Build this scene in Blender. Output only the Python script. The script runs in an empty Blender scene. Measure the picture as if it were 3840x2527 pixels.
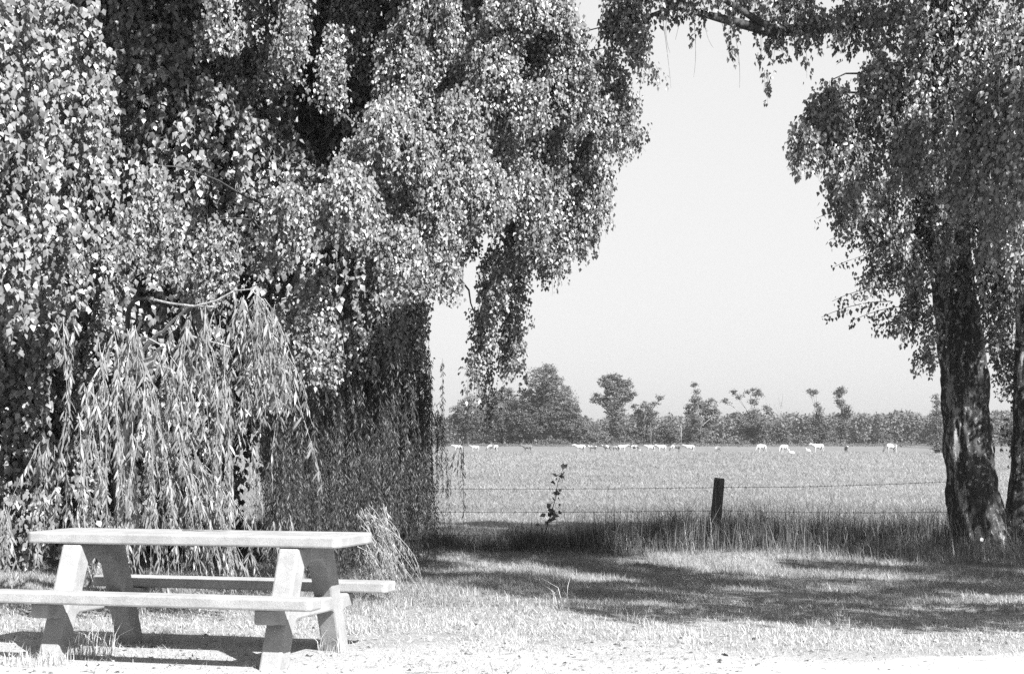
import bpy, bmesh, math, random
import numpy as np
from mathutils import Vector, Matrix, noise

S = bpy.context.scene
COL = S.collection
rng = np.random.default_rng(7)
random.seed(7)

# ------------------------------------------------------------------ camera
CAM_H, F_PX, HORIZON = 1.304, 6418.0, 1661.9
W_PX, H_PX = 3840.0, 2527.0
PITCH = math.atan((HORIZON - H_PX / 2) / F_PX)
cam = bpy.data.cameras.new('camera')
cam.sensor_width = 36.0
cam.lens = F_PX / W_PX * 36.0
cam.clip_end = 5000.0
cam_ob = bpy.data.objects.new('camera', cam)
COL.objects.link(cam_ob)
cam_ob.location = (0, 0, CAM_H)
cam_ob.rotation_euler = (math.radians(90) + PITCH, 0, 0)
S.camera = cam_ob

# ------------------------------------------------------------------ sky, sun, exposure
SUN_DIR = Vector((0.705, -0.984, 1.0)).normalized()      # towards the sun
SUN_EL = math.asin(SUN_DIR.z)
SUN_AZ = math.atan2(SUN_DIR.x, SUN_DIR.y)
world = bpy.data.worlds.new('World')
S.world = world
world.use_nodes = True
wn = world.node_tree
sky = wn.nodes.new('ShaderNodeTexSky')
sky.sky_type = 'NISHITA'
sky.sun_disc = False
sky.sun_elevation = SUN_EL
sky.sun_rotation = SUN_AZ
sky.air_density = 1.0
sky.dust_density = 2.0
bw = wn.nodes.new('ShaderNodeRGBToBW')
gm = wn.nodes.new('ShaderNodeMath'); gm.operation = 'POWER'; gm.inputs[1].default_value = 0.14
gs = wn.nodes.new('ShaderNodeMath'); gs.operation = 'MULTIPLY'; gs.inputs[1].default_value = 2.85
bg = wn.nodes['Background']
wn.links.new(sky.outputs[0], bw.inputs[0])
wn.links.new(bw.outputs[0], gm.inputs[0])
wn.links.new(gm.outputs[0], gs.inputs[0])
wn.links.new(gs.outputs[0], bg.inputs[0])
bg.inputs[1].default_value = 0.078

sun = bpy.data.lights.new('sun', 'SUN')
sun.energy = 5.0
sun.angle = math.radians(0.53)
sun.color = (1, 1, 1)                                    # black and white picture
sun_ob = bpy.data.objects.new('sun', sun)
COL.objects.link(sun_ob)
sun_ob.rotation_euler = (-SUN_DIR).to_track_quat('-Z', 'Y').to_euler()

S.view_settings.view_transform = 'Standard'
S.view_settings.look = 'None'
S.view_settings.gamma = 1.0
S.view_settings.use_curve_mapping = False
S.view_settings.exposure = 1.75
S.render.engine = 'CYCLES'
S.cycles.max_bounces = 6
S.cycles.diffuse_bounces = 2
S.cycles.glossy_bounces = 2
S.cycles.transmission_bounces = 3
S.cycles.transparent_max_bounces = 4
S.cycles.volume_bounces = 0
S.cycles.use_denoising = False

# ------------------------------------------------------------------ helpers
def at(px, py, d):
    """point in the world at depth d (metres along y) seen at a pixel of the photograph"""
    a, b = (px - W_PX / 2) / F_PX, -(py - H_PX / 2) / F_PX
    v = Vector((a, math.cos(PITCH) - b * math.sin(PITCH), math.sin(PITCH) + b * math.cos(PITCH)))
    return Vector((0, 0, CAM_H)) + v * (d / v.y)

def tag(o, label=None, cat=None, group=None, kind=None):
    if label: o['label'] = label
    if cat: o['category'] = cat
    if group: o['group'] = group
    if kind: o['kind'] = kind
    return o

def empty(name, loc=(0, 0, 0), rz=0.0):
    o = bpy.data.objects.new(name, None)
    o.empty_display_size = 0.2
    COL.objects.link(o)
    o.location = loc
    o.rotation_euler = (0, 0, rz)
    return o

def link(name, me, mat=None, parent=None):
    if mat is not None and not me.materials:
        me.materials.append(mat)
    o = bpy.data.objects.new(name, me)
    COL.objects.link(o)
    if parent is not None:
        o.parent = parent
    return o

def np_mesh(name, verts, faces, tone=None, smooth=False):
    """verts (n,3); faces (m,k) with k 3 or 4; tone per vertex"""
    me = bpy.data.meshes.new(name)
    verts = np.ascontiguousarray(verts, dtype=np.float32)
    faces = np.ascontiguousarray(faces, dtype=np.int32)
    m, k = faces.shape
    me.vertices.add(len(verts))
    me.vertices.foreach_set('co', verts.ravel())
    me.loops.add(m * k)
    me.loops.foreach_set('vertex_index', faces.ravel())
    me.polygons.add(m)
    me.polygons.foreach_set('loop_start', np.arange(0, m * k, k, dtype=np.int32))
    try:
        me.polygons.foreach_set('loop_total', np.full(m, k, dtype=np.int32))
    except Exception:
        pass
    me.update(calc_edges=True)
    if smooth:
        me.polygons.foreach_set('use_smooth', np.ones(m, dtype=bool))
    if tone is not None:
        a = me.attributes.new('tone', 'FLOAT', 'POINT')
        a.data.foreach_set('value', np.ascontiguousarray(tone, dtype=np.float32))
    return me

def bm_mesh(name, bm):
    me = bpy.data.meshes.new(name)
    bm.normal_update()
    bm.to_mesh(me)
    bm.free()
    return me

def add_box(bm, x0, x1, y0, y1, z0, z1):
    v = [bm.verts.new(p) for p in ((x0, y0, z0), (x1, y0, z0), (x1, y1, z0), (x0, y1, z0),
                                   (x0, y0, z1), (x1, y0, z1), (x1, y1, z1), (x0, y1, z1))]
    for f in ((3, 2, 1, 0), (4, 5, 6, 7), (0, 1, 5, 4), (1, 2, 6, 5), (2, 3, 7, 6), (3, 0, 4, 7)):
        bm.faces.new([v[i] for i in f])

def prism_x(bm, yz, x0, x1):
    """extrude a closed outline in the yz plane along x"""
    a = [bm.verts.new((x0, y, z)) for y, z in yz]
    b = [bm.verts.new((x1, y, z)) for y, z in yz]
    n = len(yz)
    bm.faces.new(a)
    bm.faces.new(b[::-1])
    for i in range(n):
        j = (i + 1) % n
        bm.faces.new((a[j], a[i], b[i], b[j]))
    bmesh.ops.recalc_face_normals(bm, faces=bm.faces)

def bezier(p0, p1, p2, n):
    t = np.linspace(0, 1, n)[:, None]
    p0, p1, p2 = map(np.array, (p0, p1, p2))
    return (1 - t) ** 2 * p0 + 2 * t * (1 - t) * p1 + t ** 2 * p2

def tube_arrays(pts, radii, sides=6, jag=0.0):
    pts = np.asarray(pts, float)
    n = len(pts)
    tan = np.gradient(pts, axis=0)
    tan /= np.linalg.norm(tan, axis=1)[:, None] + 1e-9
    up = np.array([1.0, 0.05, 0.02])
    if abs(tan[0] @ up) > 0.9:
        up = np.array([0.05, 0.02, 1.0])
    a = np.cross(tan, up); a /= np.linalg.norm(a, axis=1)[:, None] + 1e-9
    b = np.cross(tan, a)
    th = np.linspace(0, 2 * math.pi, sides, endpoint=False)
    r = np.asarray(radii, float)[:, None]
    rr = r * (1 + (rng.random((n, sides)) - .5) * jag)
    v = pts[:, None, :] + rr[..., None] * (np.cos(th)[None, :, None] * a[:, None, :] + np.sin(th)[None, :, None] * b[:, None, :])
    i = np.arange(n - 1)[:, None] * sides
    j = np.arange(sides)[None, :]
    j2 = (j + 1) % sides
    f = np.stack([i + j, i + j2, i + sides + j2, i + sides + j], -1).reshape(-1, 4)
    return v.reshape(-1, 3), f

def tube(name, pts, radii, mat, parent=None, sides=6, jag=0.0):
    v, f = tube_arrays(pts, radii, sides, jag)
    # pointed caps
    n = len(v)
    v = np.vstack([v, np.asarray(pts[0])[None], np.asarray(pts[-1])[None]])
    c = []
    for k in range(sides):
        c.append((n, (k + 1) % sides, k, k))
        m = n - sides
        c.append((n + 1, m + k, m + (k + 1) % sides, m + (k + 1) % sides))
    me = bpy.data.meshes.new(name)
    faces = [tuple(q) for q in f.tolist()] + [tuple(q[:3]) for q in c]
    me.from_pydata(v.tolist(), [], faces)
    me.polygons.foreach_set('use_smooth', np.ones(len(faces), dtype=bool))
    return link(name, me, mat, parent)

# ------------------------------------------------------------------ materials (all grey: a black and white photograph)
def new_mat(name):
    m = bpy.data.materials.new(name)
    m.use_nodes = True
    nt = m.node_tree
    return m, nt, nt.nodes['Principled BSDF'], nt.nodes['Material Output']

def node(nt, t, **kw):
    n = nt.nodes.new(t)
    for k, v in kw.items():
        if k.startswith('i_'):
            n.inputs[k[2:].replace('_', ' ')].default_value = v
        else:
            setattr(n, k, v)
    return n

def ramp(nt, src, stops, interp='LINEAR'):
    r = nt.nodes.new('ShaderNodeValToRGB')
    r.color_ramp.interpolation = interp
    e = r.color_ramp.elements
    e[0].position, e[0].color = stops[0][0], (stops[0][1],) * 3 + (1,)
    e[1].position, e[1].color = stops[-1][0], (stops[-1][1],) * 3 + (1,)
    for p, c in stops[1:-1]:
        x = e.new(p); x.color = (c, c, c, 1)
    nt.links.new(src, r.inputs[0])
    return r.outputs[0]

def mixc(nt, fac, a, b):
    m = nt.nodes.new('ShaderNodeMix'); m.data_type = 'RGBA'
    for s, k in ((fac, 0), (a, 6), (b, 7)):
        if isinstance(s, (int, float)):
            m.inputs[k].default_value = s if k == 0 else (s, s, s, 1)
        else:
            nt.links.new(s, m.inputs[k])
    return m.outputs[2]

def coords(nt, kind='Object', scale=(1, 1, 1)):
    tc = nt.nodes.new('ShaderNodeTexCoord')
    mp = nt.nodes.new('ShaderNodeMapping')
    mp.inputs['Scale'].default_value = scale
    nt.links.new(tc.outputs[kind], mp.inputs[0])
    return mp.outputs[0]

def tex_noise(nt, vec, scale, detail=4, rough=0.6):
    n = nt.nodes.new('ShaderNodeTexNoise')
    n.inputs['Scale'].default_value = scale
    n.inputs['Detail'].default_value = detail
    n.inputs['Roughness'].default_value = rough
    nt.links.new(vec, n.inputs['Vector'])
    return n.outputs[0]

def leaf_mat(name, lo, hi, transl=0.35, rough=0.42, spec=0.5, gloss_top=None):
    m, nt, p, out = new_mat(name)
    at_ = nt.nodes.new('ShaderNodeAttribute'); at_.attribute_name = 'tone'
    c = ramp(nt, at_.outputs['Fac'], [(0, lo), (1, hi)])
    nt.links.new(c, p.inputs['Base Color'])
    p.inputs['Roughness'].default_value = rough
    p.inputs['Specular IOR Level'].default_value = spec
    tr = nt.nodes.new('ShaderNodeBsdfTranslucent')
    nt.links.new(c, tr.inputs[0])
    mx = nt.nodes.new('ShaderNodeMixShader'); mx.inputs[0].default_value = transl
    nt.links.new(p.outputs[0], mx.inputs[1]); nt.links.new(tr.outputs[0], mx.inputs[2])
    nt.links.new(mx.outputs[0], out.inputs[0])
    return m

M = {}
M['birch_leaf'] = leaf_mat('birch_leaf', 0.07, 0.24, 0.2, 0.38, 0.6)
M['sunlit_birch_leaf'] = leaf_mat('sunlit_birch_leaf', 0.26, 0.50, 0.35, 0.38, 0.6)  # birch leaf with the sunlit brightness put into its colour
M['shaded_willow_leaf'] = leaf_mat('shaded_willow_leaf', 0.02, 0.07, 0.25, 0.5, 0.4)  # willow leaf with the curtain's shade put into its colour
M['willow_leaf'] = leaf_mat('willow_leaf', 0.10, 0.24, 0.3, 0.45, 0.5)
M['far_leaf'] = leaf_mat('far_leaf', 0.045, 0.10, 0.12, 0.6, 0.3)
M['hazy_wood_leaf'] = leaf_mat('hazy_wood_leaf', 0.075, 0.13, 0.15, 0.6, 0.3)  # lighter than the hedge: haze and light put into the colour
M['grass'] = leaf_mat('grass', 0.10, 0.34, 0.35, 0.5, 0.4)
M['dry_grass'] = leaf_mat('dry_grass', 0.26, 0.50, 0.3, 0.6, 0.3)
M['tall_grass'] = leaf_mat('tall_grass', 0.03, 0.22, 0.25, 0.6, 0.2)

def bark_mat(name, dark, pale, thr=0.58, stretch=(1, 1, .28), scale=9.0):
    m, nt, p, out = new_mat(name)
    v = coords(nt, 'Object', stretch)
    n1 = tex_noise(nt, v, scale, 5, 0.65)
    n2 = tex_noise(nt, v, scale * 5, 4, 0.7)
    f = ramp(nt, n1, [(thr - .03, 0), (thr + .03, 1)])
    base = mixc(nt, n2, dark * .5, dark * 1.8)
    pl = mixc(nt, n2, pale * .6, pale * 1.3)
    nt.links.new(mixc(nt, f, base, pl), p.inputs['Base Color'])
    p.inputs['Roughness'].default_value = 0.85
    b = nt.nodes.new('ShaderNodeBump'); b.inputs['Strength'].default_value = .9; b.inputs['Distance'].default_value = .03
    mu = nt.nodes.new('ShaderNodeMath'); mu.operation = 'ADD'
    nt.links.new(n1, mu.inputs[0]); nt.links.new(n2, mu.inputs[1])
    nt.links.new(mu.outputs[0], b.inputs['Height'])
    nt.links.new(b.outputs[0], p.inputs['Normal'])
    return m
M['birch_bark'] = bark_mat('birch_bark', 0.028, 0.24, 0.59, (1, 1, .38), 15.0)
M['dark_bark'] = bark_mat('dark_bark', 0.04, 0.10, 0.6)
M['shaded_bark'] = bark_mat('shaded_bark', 0.015, 0.03, 0.6)  # bark with the deep shade under the foliage put into its colour
M['twig'] = bark_mat('twig', 0.12, 0.25, 0.5)
M['pale_twig'] = bark_mat('pale_twig', 0.3, 0.4, 0.5)
M['post_wood'] = bark_mat('post_wood', 0.055, 0.12, 0.6, (1, 1, .08), 30)

def old_birch_bark():
    m, nt, p, out = new_mat('old_birch_bark')
    v = coords(nt, 'Object', (1, 1, .30)); v2 = coords(nt, 'Object', (1, 1, .7))
    plates = ramp(nt, tex_noise(nt, v, 5.5, 6, .72), [(.555, 0), (.58, 1)])
    flecks = ramp(nt, tex_noise(nt, v2, 26, 3, .6), [(.60, 0), (.64, 1)])
    fine = tex_noise(nt, v2, 60, 3, .8)
    dark = mixc(nt, fine, .012, .075)
    c = mixc(nt, flecks, dark, .28)
    c = mixc(nt, plates, c, mixc(nt, fine, .14, .34))
    nt.links.new(c, p.inputs['Base Color']); p.inputs['Roughness'].default_value = .9
    b = nt.nodes.new('ShaderNodeBump'); b.inputs['Strength'].default_value = 1; b.inputs['Distance'].default_value = .025
    nt.links.new(mixc(nt, .5, tex_noise(nt, v, 20, 5, .7), fine), b.inputs['Height']); nt.links.new(b.outputs[0], p.inputs['Normal'])
    return m
M['old_birch_bark'] = old_birch_bark()

def concrete():
    m, nt, p, out = new_mat('concrete')
    v = coords(nt)
    n1 = tex_noise(nt, v, 6, 5, .6)
    n2 = tex_noise(nt, v, 140, 3, .7)
    n3 = tex_noise(nt, v, 45, 4, .7)
    base = ramp(nt, n1, [(.3, .175), (.7, .275)])
    sp = ramp(nt, n2, [(.36, .78), (.5, 1.0), (.68, 1.12)])
    mu = nt.nodes.new('ShaderNodeMix'); mu.data_type = 'RGBA'; mu.blend_type = 'MULTIPLY'; mu.inputs[0].default_value = 1
    nt.links.new(base, mu.inputs[6]); nt.links.new(sp, mu.inputs[7])
    nt.links.new(mu.outputs[2], p.inputs['Base Color'])
    p.inputs['Roughness'].default_value = .9
    b = nt.nodes.new('ShaderNodeBump'); b.inputs['Strength'].default_value = .6; b.inputs['Distance'].default_value = .006
    nt.links.new(mixc(nt, .5, n2, n3), b.inputs['Height'])
    nt.links.new(b.outputs[0], p.inputs['Normal'])
    return m
M['concrete'] = concrete()

def flat_mat(name, c, rough=.8, var=.3, scale=20, bump=0.0):
    m, nt, p, out = new_mat(name)
    n1 = tex_noise(nt, coords(nt), scale, 4)
    nt.links.new(ramp(nt, n1, [(.3, c * (1 - var)), (.7, c * (1 + var))]), p.inputs['Base Color'])
    p.inputs['Roughness'].default_value = rough
    if bump:
        b = nt.nodes.new('ShaderNodeBump'); b.inputs['Strength'].default_value = .8; b.inputs['Distance'].default_value = bump
        nt.links.new(n1, b.inputs['Height']); nt.links.new(b.outputs[0], p.inputs['Normal'])
    return m
M['wire'] = flat_mat('wire', .07, .5)
M['white_cap'] = flat_mat('white_cap', .75, .4, .05)
M['stone_chip'] = flat_mat('stone_chip', .27, .9, .2, 8)
M['bird'] = flat_mat('bird', .8, .6, .05)
M['dead_leaf'] = leaf_mat('dead_leaf', .08, .40, .2, .7, .2)

def cow_mat(name, white, dark, thr):
    m, nt, p, out = new_mat(name)
    tc = nt.nodes.new('ShaderNodeTexCoord'); oi = nt.nodes.new('ShaderNodeObjectInfo')
    ad = nt.nodes.new('ShaderNodeVectorMath'); ad.operation = 'ADD'
    sc = nt.nodes.new('ShaderNodeVectorMath'); sc.operation = 'SCALE'; sc.inputs['Scale'].default_value = 30
    nt.links.new(oi.outputs['Random'], sc.inputs[0])
    nt.links.new(tc.outputs['Object'], ad.inputs[0]); nt.links.new(sc.outputs[0], ad.inputs[1])
    n1 = tex_noise(nt, ad.outputs[0], 1.3, 2, .4)
    nt.links.new(ramp(nt, n1, [(thr - .01, white), (thr + .01, dark)]), p.inputs['Base Color'])
    p.inputs['Roughness'].default_value = .8
    return m
M['white_cow'] = cow_mat('white_cow', .34, .22, .56)
M['patched_cow'] = cow_mat('patched_cow', .34, .07, .48)
M['dark_cow'] = cow_mat('dark_cow', .32, .10, .36)

def ground_mat():
    m, nt, p, out = new_mat('ground')
    geo = nt.nodes.new('ShaderNodeNewGeometry')
    pos = geo.outputs['Position']
    sep = nt.nodes.new('ShaderNodeSeparateXYZ'); nt.links.new(pos, sep.inputs[0])
    nb = tex_noise(nt, pos, .8, 4, .6)
    nm = tex_noise(nt, pos, 6, 5, .7)
    nf = tex_noise(nt, pos, 45, 4, .75)
    # distance from the gravel edge, broken by noise
    def math_(op, a, b=None, c=None):
        x = nt.nodes.new('ShaderNodeMath'); x.operation = op
        for i, s in enumerate((a, b, c)):
            if s is None: continue
            if isinstance(s, (int, float)): x.inputs[i].default_value = s
            else: nt.links.new(s, x.inputs[i])
        return x.outputs[0]
    # edge runs y = 11.9 + .04 x
    e = math_('SUBTRACT', sep.outputs[1], math_('MULTIPLY', sep.outputs[0], -.12))
    e = math_('SUBTRACT', e, 11.0)
    e = math_('ADD', e, math_('MULTIPLY', math_('SUBTRACT', nb, .5), 3.5))
    e = math_('ADD', e, math_('MULTIPLY', math_('SUBTRACT', nm, .5), 3.0))
    f = ramp(nt, math_('MULTIPLY_ADD', e, .4, .5), [(.25, 0), (.75, 1)])
    sand = ramp(nt, math_('ADD', math_('MULTIPLY', nf, .5), math_('MULTIPLY', nm, .5)), [(.3, .25), (.5, .32), (.7, .38)])
    soil = ramp(nt, math_('ADD', math_('MULTIPLY', nf, .6), math_('MULTIPLY', nm, .4)), [(.3, .12), (.7, .32)])
    near = mixc(nt, f, sand, soil)
    # meadow: long horizontal streaks and fine mottling
    st = nt.nodes.new('ShaderNodeMapping'); st.inputs['Scale'].default_value = (.25, 1, 1)
    nt.links.new(pos, st.inputs[0])
    ms = tex_noise(nt, st.outputs[0], .12, 8, .75)
    mf = tex_noise(nt, pos, 3.0, 6, .8)
    mead = ramp(nt, math_('ADD', math_('MULTIPLY', ms, .5), math_('MULTIPLY', mf, .5)), [(.32, .095), (.5, .13), (.68, .17)])
    g = ramp(nt, math_('MULTIPLY', math_('SUBTRACT', sep.outputs[1], 19.5), .15), [(0, 0), (1, 1)])
    nt.links.new(mixc(nt, g, near, mead), p.inputs['Base Color'])
    p.inputs['Roughness'].default_value = .95
    p.inputs['Specular IOR Level'].default_value = .15
    b = nt.nodes.new('ShaderNodeBump'); b.inputs['Strength'].default_value = .8; b.inputs['Distance'].default_value = .02
    nt.links.new(nf, b.inputs['Height'])
    b2 = nt.nodes.new('ShaderNodeBump'); b2.inputs['Strength'].default_value = .5; b2.inputs['Distance'].default_value = .08
    nt.links.new(mf, b2.inputs['Height']); nt.links.new(b.outputs[0], b2.inputs['Normal'])
    nt.links.new(b2.outputs[0], p.inputs['Normal'])
    return m
M['ground'] = ground_mat()

def road_mat():
    m, nt, p, out = new_mat('road')
    v = coords(nt)
    n1 = tex_noise(nt, v, 2.2, 5, .6); n2 = tex_noise(nt, v, 90, 3, .8)
    nt.links.new(mixc(nt, .35, ramp(nt, n1, [(.3, .28), (.7, .36)]), ramp(nt, n2, [(.3, .16), (.7, .36)])), p.inputs['Base Color'])
    p.inputs['Roughness'].default_value = .95
    b = nt.nodes.new('ShaderNodeBump'); b.inputs['Strength'].default_value = .6; b.inputs['Distance'].default_value = .006
    nt.links.new(n2, b.inputs['Height']); nt.links.new(b.outputs[0], p.inputs['Normal'])
    return m
M['road'] = road_mat()

# ------------------------------------------------------------------ ground
def smooth(a, b, x):
    t = np.clip((x - a) / (b - a), 0, 1)
    return t * t * (3 - 2 * t)

_ph = rng.random((10, 2)) * 6.28
_k = rng.normal(0, 1, (10, 2))
def relief(x, y):
    """gentle unevenness of the verge and lawn"""
    z = 0
    for i in range(10):
        s = .7 + .45 * i
        z = z + np.sin(x * _k[i, 0] * s + y * _k[i, 1] * s + _ph[i, 0]) * .010 / (1 + .25 * i)
    return z

def ground_z(x, y):
    x = np.asarray(x, float); y = np.asarray(y, float)
    near = relief(x, y) * smooth(4, 6, y) * (1 - smooth(26, 40, y))
    near = near * (1 - np.exp(-(((x + 1.95) / 1.9) ** 2 + ((y - 10.7) / 1.6) ** 2)))
    far = 1.05 * smooth(262, 340, y)
    bank = .10 * smooth(17.5, 19.5, y) * (1 - smooth(20, 24, y))
    return near + far + bank

def build_ground():
    ys = np.concatenate([np.arange(-12, 5, 1.0), np.arange(5, 30, .12), np.geomspace(30, 2500, 110)])
    u = np.linspace(-1, 1, 141)
    xs = np.sign(u) * (np.abs(u) ** 1.7)
    X = xs[None, :] * (14 + np.maximum(ys, 0) * 0.95)[:, None]
    Y = np.repeat(ys[:, None], len(xs), 1)
    Z = ground_z(X, Y)
    v = np.stack([X, Y, Z], -1).reshape(-1, 3)
    n, k = len(ys), len(xs)
    i = np.arange(n - 1)[:, None] * k; j = np.arange(k - 1)[None, :]
    f = np.stack([i + j, i + j + 1, i + k + j + 1, i + k + j], -1).reshape(-1, 4)
    o = link('ground', np_mesh('ground', v, f, smooth=True), M['ground'])
    tag(o, kind='structure')
build_ground()

def build_road():
    """pale worn road: its edge runs from the right towards the lower left"""
    a = at(1850, 2527, 1); 
    def g(px, py):
        v = at(px, py, 1) - Vector((0, 0, CAM_H))
        t = -CAM_H / v.z
        return v * t + Vector((0, 0, CAM_H))
    P = [g(2100, 2640), g(2500, 2545), g(2950, 2480), g(3350, 2446), g(3840, 2424), g(4400, 2412)]
    P = np.array([(p.x, p.y) for p in P])
    P = np.vstack([[-4, 2.0], P, [P[-1, 0] + 10, P[-1, 1] + .9]])
    xs = np.linspace(-4, P[-1, 0], 220)
    ye = np.interp(xs, P[:, 0], P[:, 1]) + rng.normal(0, .02, len(xs)) + .06 * np.sin(xs * 5)
    rows = np.linspace(0, 1, 40) ** .8
    Y = -6 + (ye[None, :] + 6) * rows[:, None]
    X = np.repeat(xs[None, :], len(rows), 0)
    Z = ground_z(X, Y) + .006 + .008 * (1 - rows[:, None] ** 6)
    Z[-1] -= .012
    v = np.stack([X, Y, Z], -1).reshape(-1, 3)
    n, k = len(rows), len(xs)
    i = np.arange(n - 1)[:, None] * k; j = np.arange(k - 1)[None, :]
    f = np.stack([i + j, i + j + 1, i + k + j + 1, i + k + j], -1).reshape(-1, 4)
    o = link('road', np_mesh('road', v, f, smooth=True), M['road'])
    tag(o, kind='structure')
build_road()

# ------------------------------------------------------------------ leaves and strands
def unit(v):
    return v / (np.linalg.norm(v, axis=-1, keepdims=True) + 1e-9)

# templates: x across, y along the leaf, z normal
BIRCH = (np.array([(0, 0, 0), (-.35, .34, .09), (0, .42, -.03), (.35, .34, .09), (0, 1, -.10)]),
         np.array([(0, 1, 2), (0, 2, 3), (1, 4, 2), (2, 4, 3)]))
SIMPLE = (np.array([(0, 0, 0), (-.36, .38, .08), (.36, .38, .08), (0, 1, -.08)]),
          np.array([(0, 1, 2), (1, 3, 2)]))
WILLOW = (np.array([(0, 0, 0), (-.075, .35, .02), (.075, .35, .02), (-.06, .7, -.01), (.06, .7, -.01), (0, 1, -.09)]),
          np.array([(0, 1, 2), (1, 3, 2), (2, 3, 4), (3, 5, 4)]))

def frames(axis, nrm):
    a = unit(axis)
    n = unit(nrm - (nrm * a).sum(-1, keepdims=True) * a)
    x = np.cross(a, n)
    return x, a, n

def leaves_mesh(name, P, size, axis, nrm, tone, tpl):
    T, F = tpl
    x, a, n = frames(axis, nrm)
    s = size[:, None, None]
    V = P[:, None, :] + s * (T[None, :, 0:1] * x[:, None] + T[None, :, 1:2] * a[:, None] + T[None, :, 2:3] * n[:, None])
    k = len(T)
    Fa = (np.arange(len(P))[:, None, None] * k + F[None]).reshape(-1, 3)
    return np_mesh(name, V.reshape(-1, 3), Fa, np.repeat(tone, k))

_leaf_protos = {}
def single_leaves(P, size, axis, nrm, tone, tpl, mat, parent, key):
    """the leaves that show largest, each an object of its own"""
    if key not in _leaf_protos:
        T, F = tpl
        lst = []
        for q in range(4):
            me = np_mesh('leaf', T, F, np.full(len(T), (q + .5) / 4))
            me.materials.append(mat)
            lst.append(me)
        _leaf_protos[key] = lst
    x, a, n = frames(axis, nrm)
    for i in range(len(P)):
        me = _leaf_protos[key][min(3, int(tone[i] * 4))]
        o = bpy.data.objects.new('leaf', me)
        s = size[i]
        m = Matrix(((x[i, 0] * s, a[i, 0] * s, n[i, 0] * s, P[i, 0]),
                    (x[i, 1] * s, a[i, 1] * s, n[i, 1] * s, P[i, 1]),
                    (x[i, 2] * s, a[i, 2] * s, n[i, 2] * s, P[i, 2]),
                    (0, 0, 0, 1)))
        COL.objects.link(o)
        o.parent = parent
        o.matrix_local = m

def in_view(P, margin=0.0):
    y = P[:, 1]
    px = W_PX / 2 + P[:, 0] / y * F_PX
    py = HORIZON - (P[:, 2] - CAM_H) / y * F_PX
    return (px > -margin) & (px < W_PX + margin) & (py > -margin) & (py < H_PX + margin)

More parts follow.
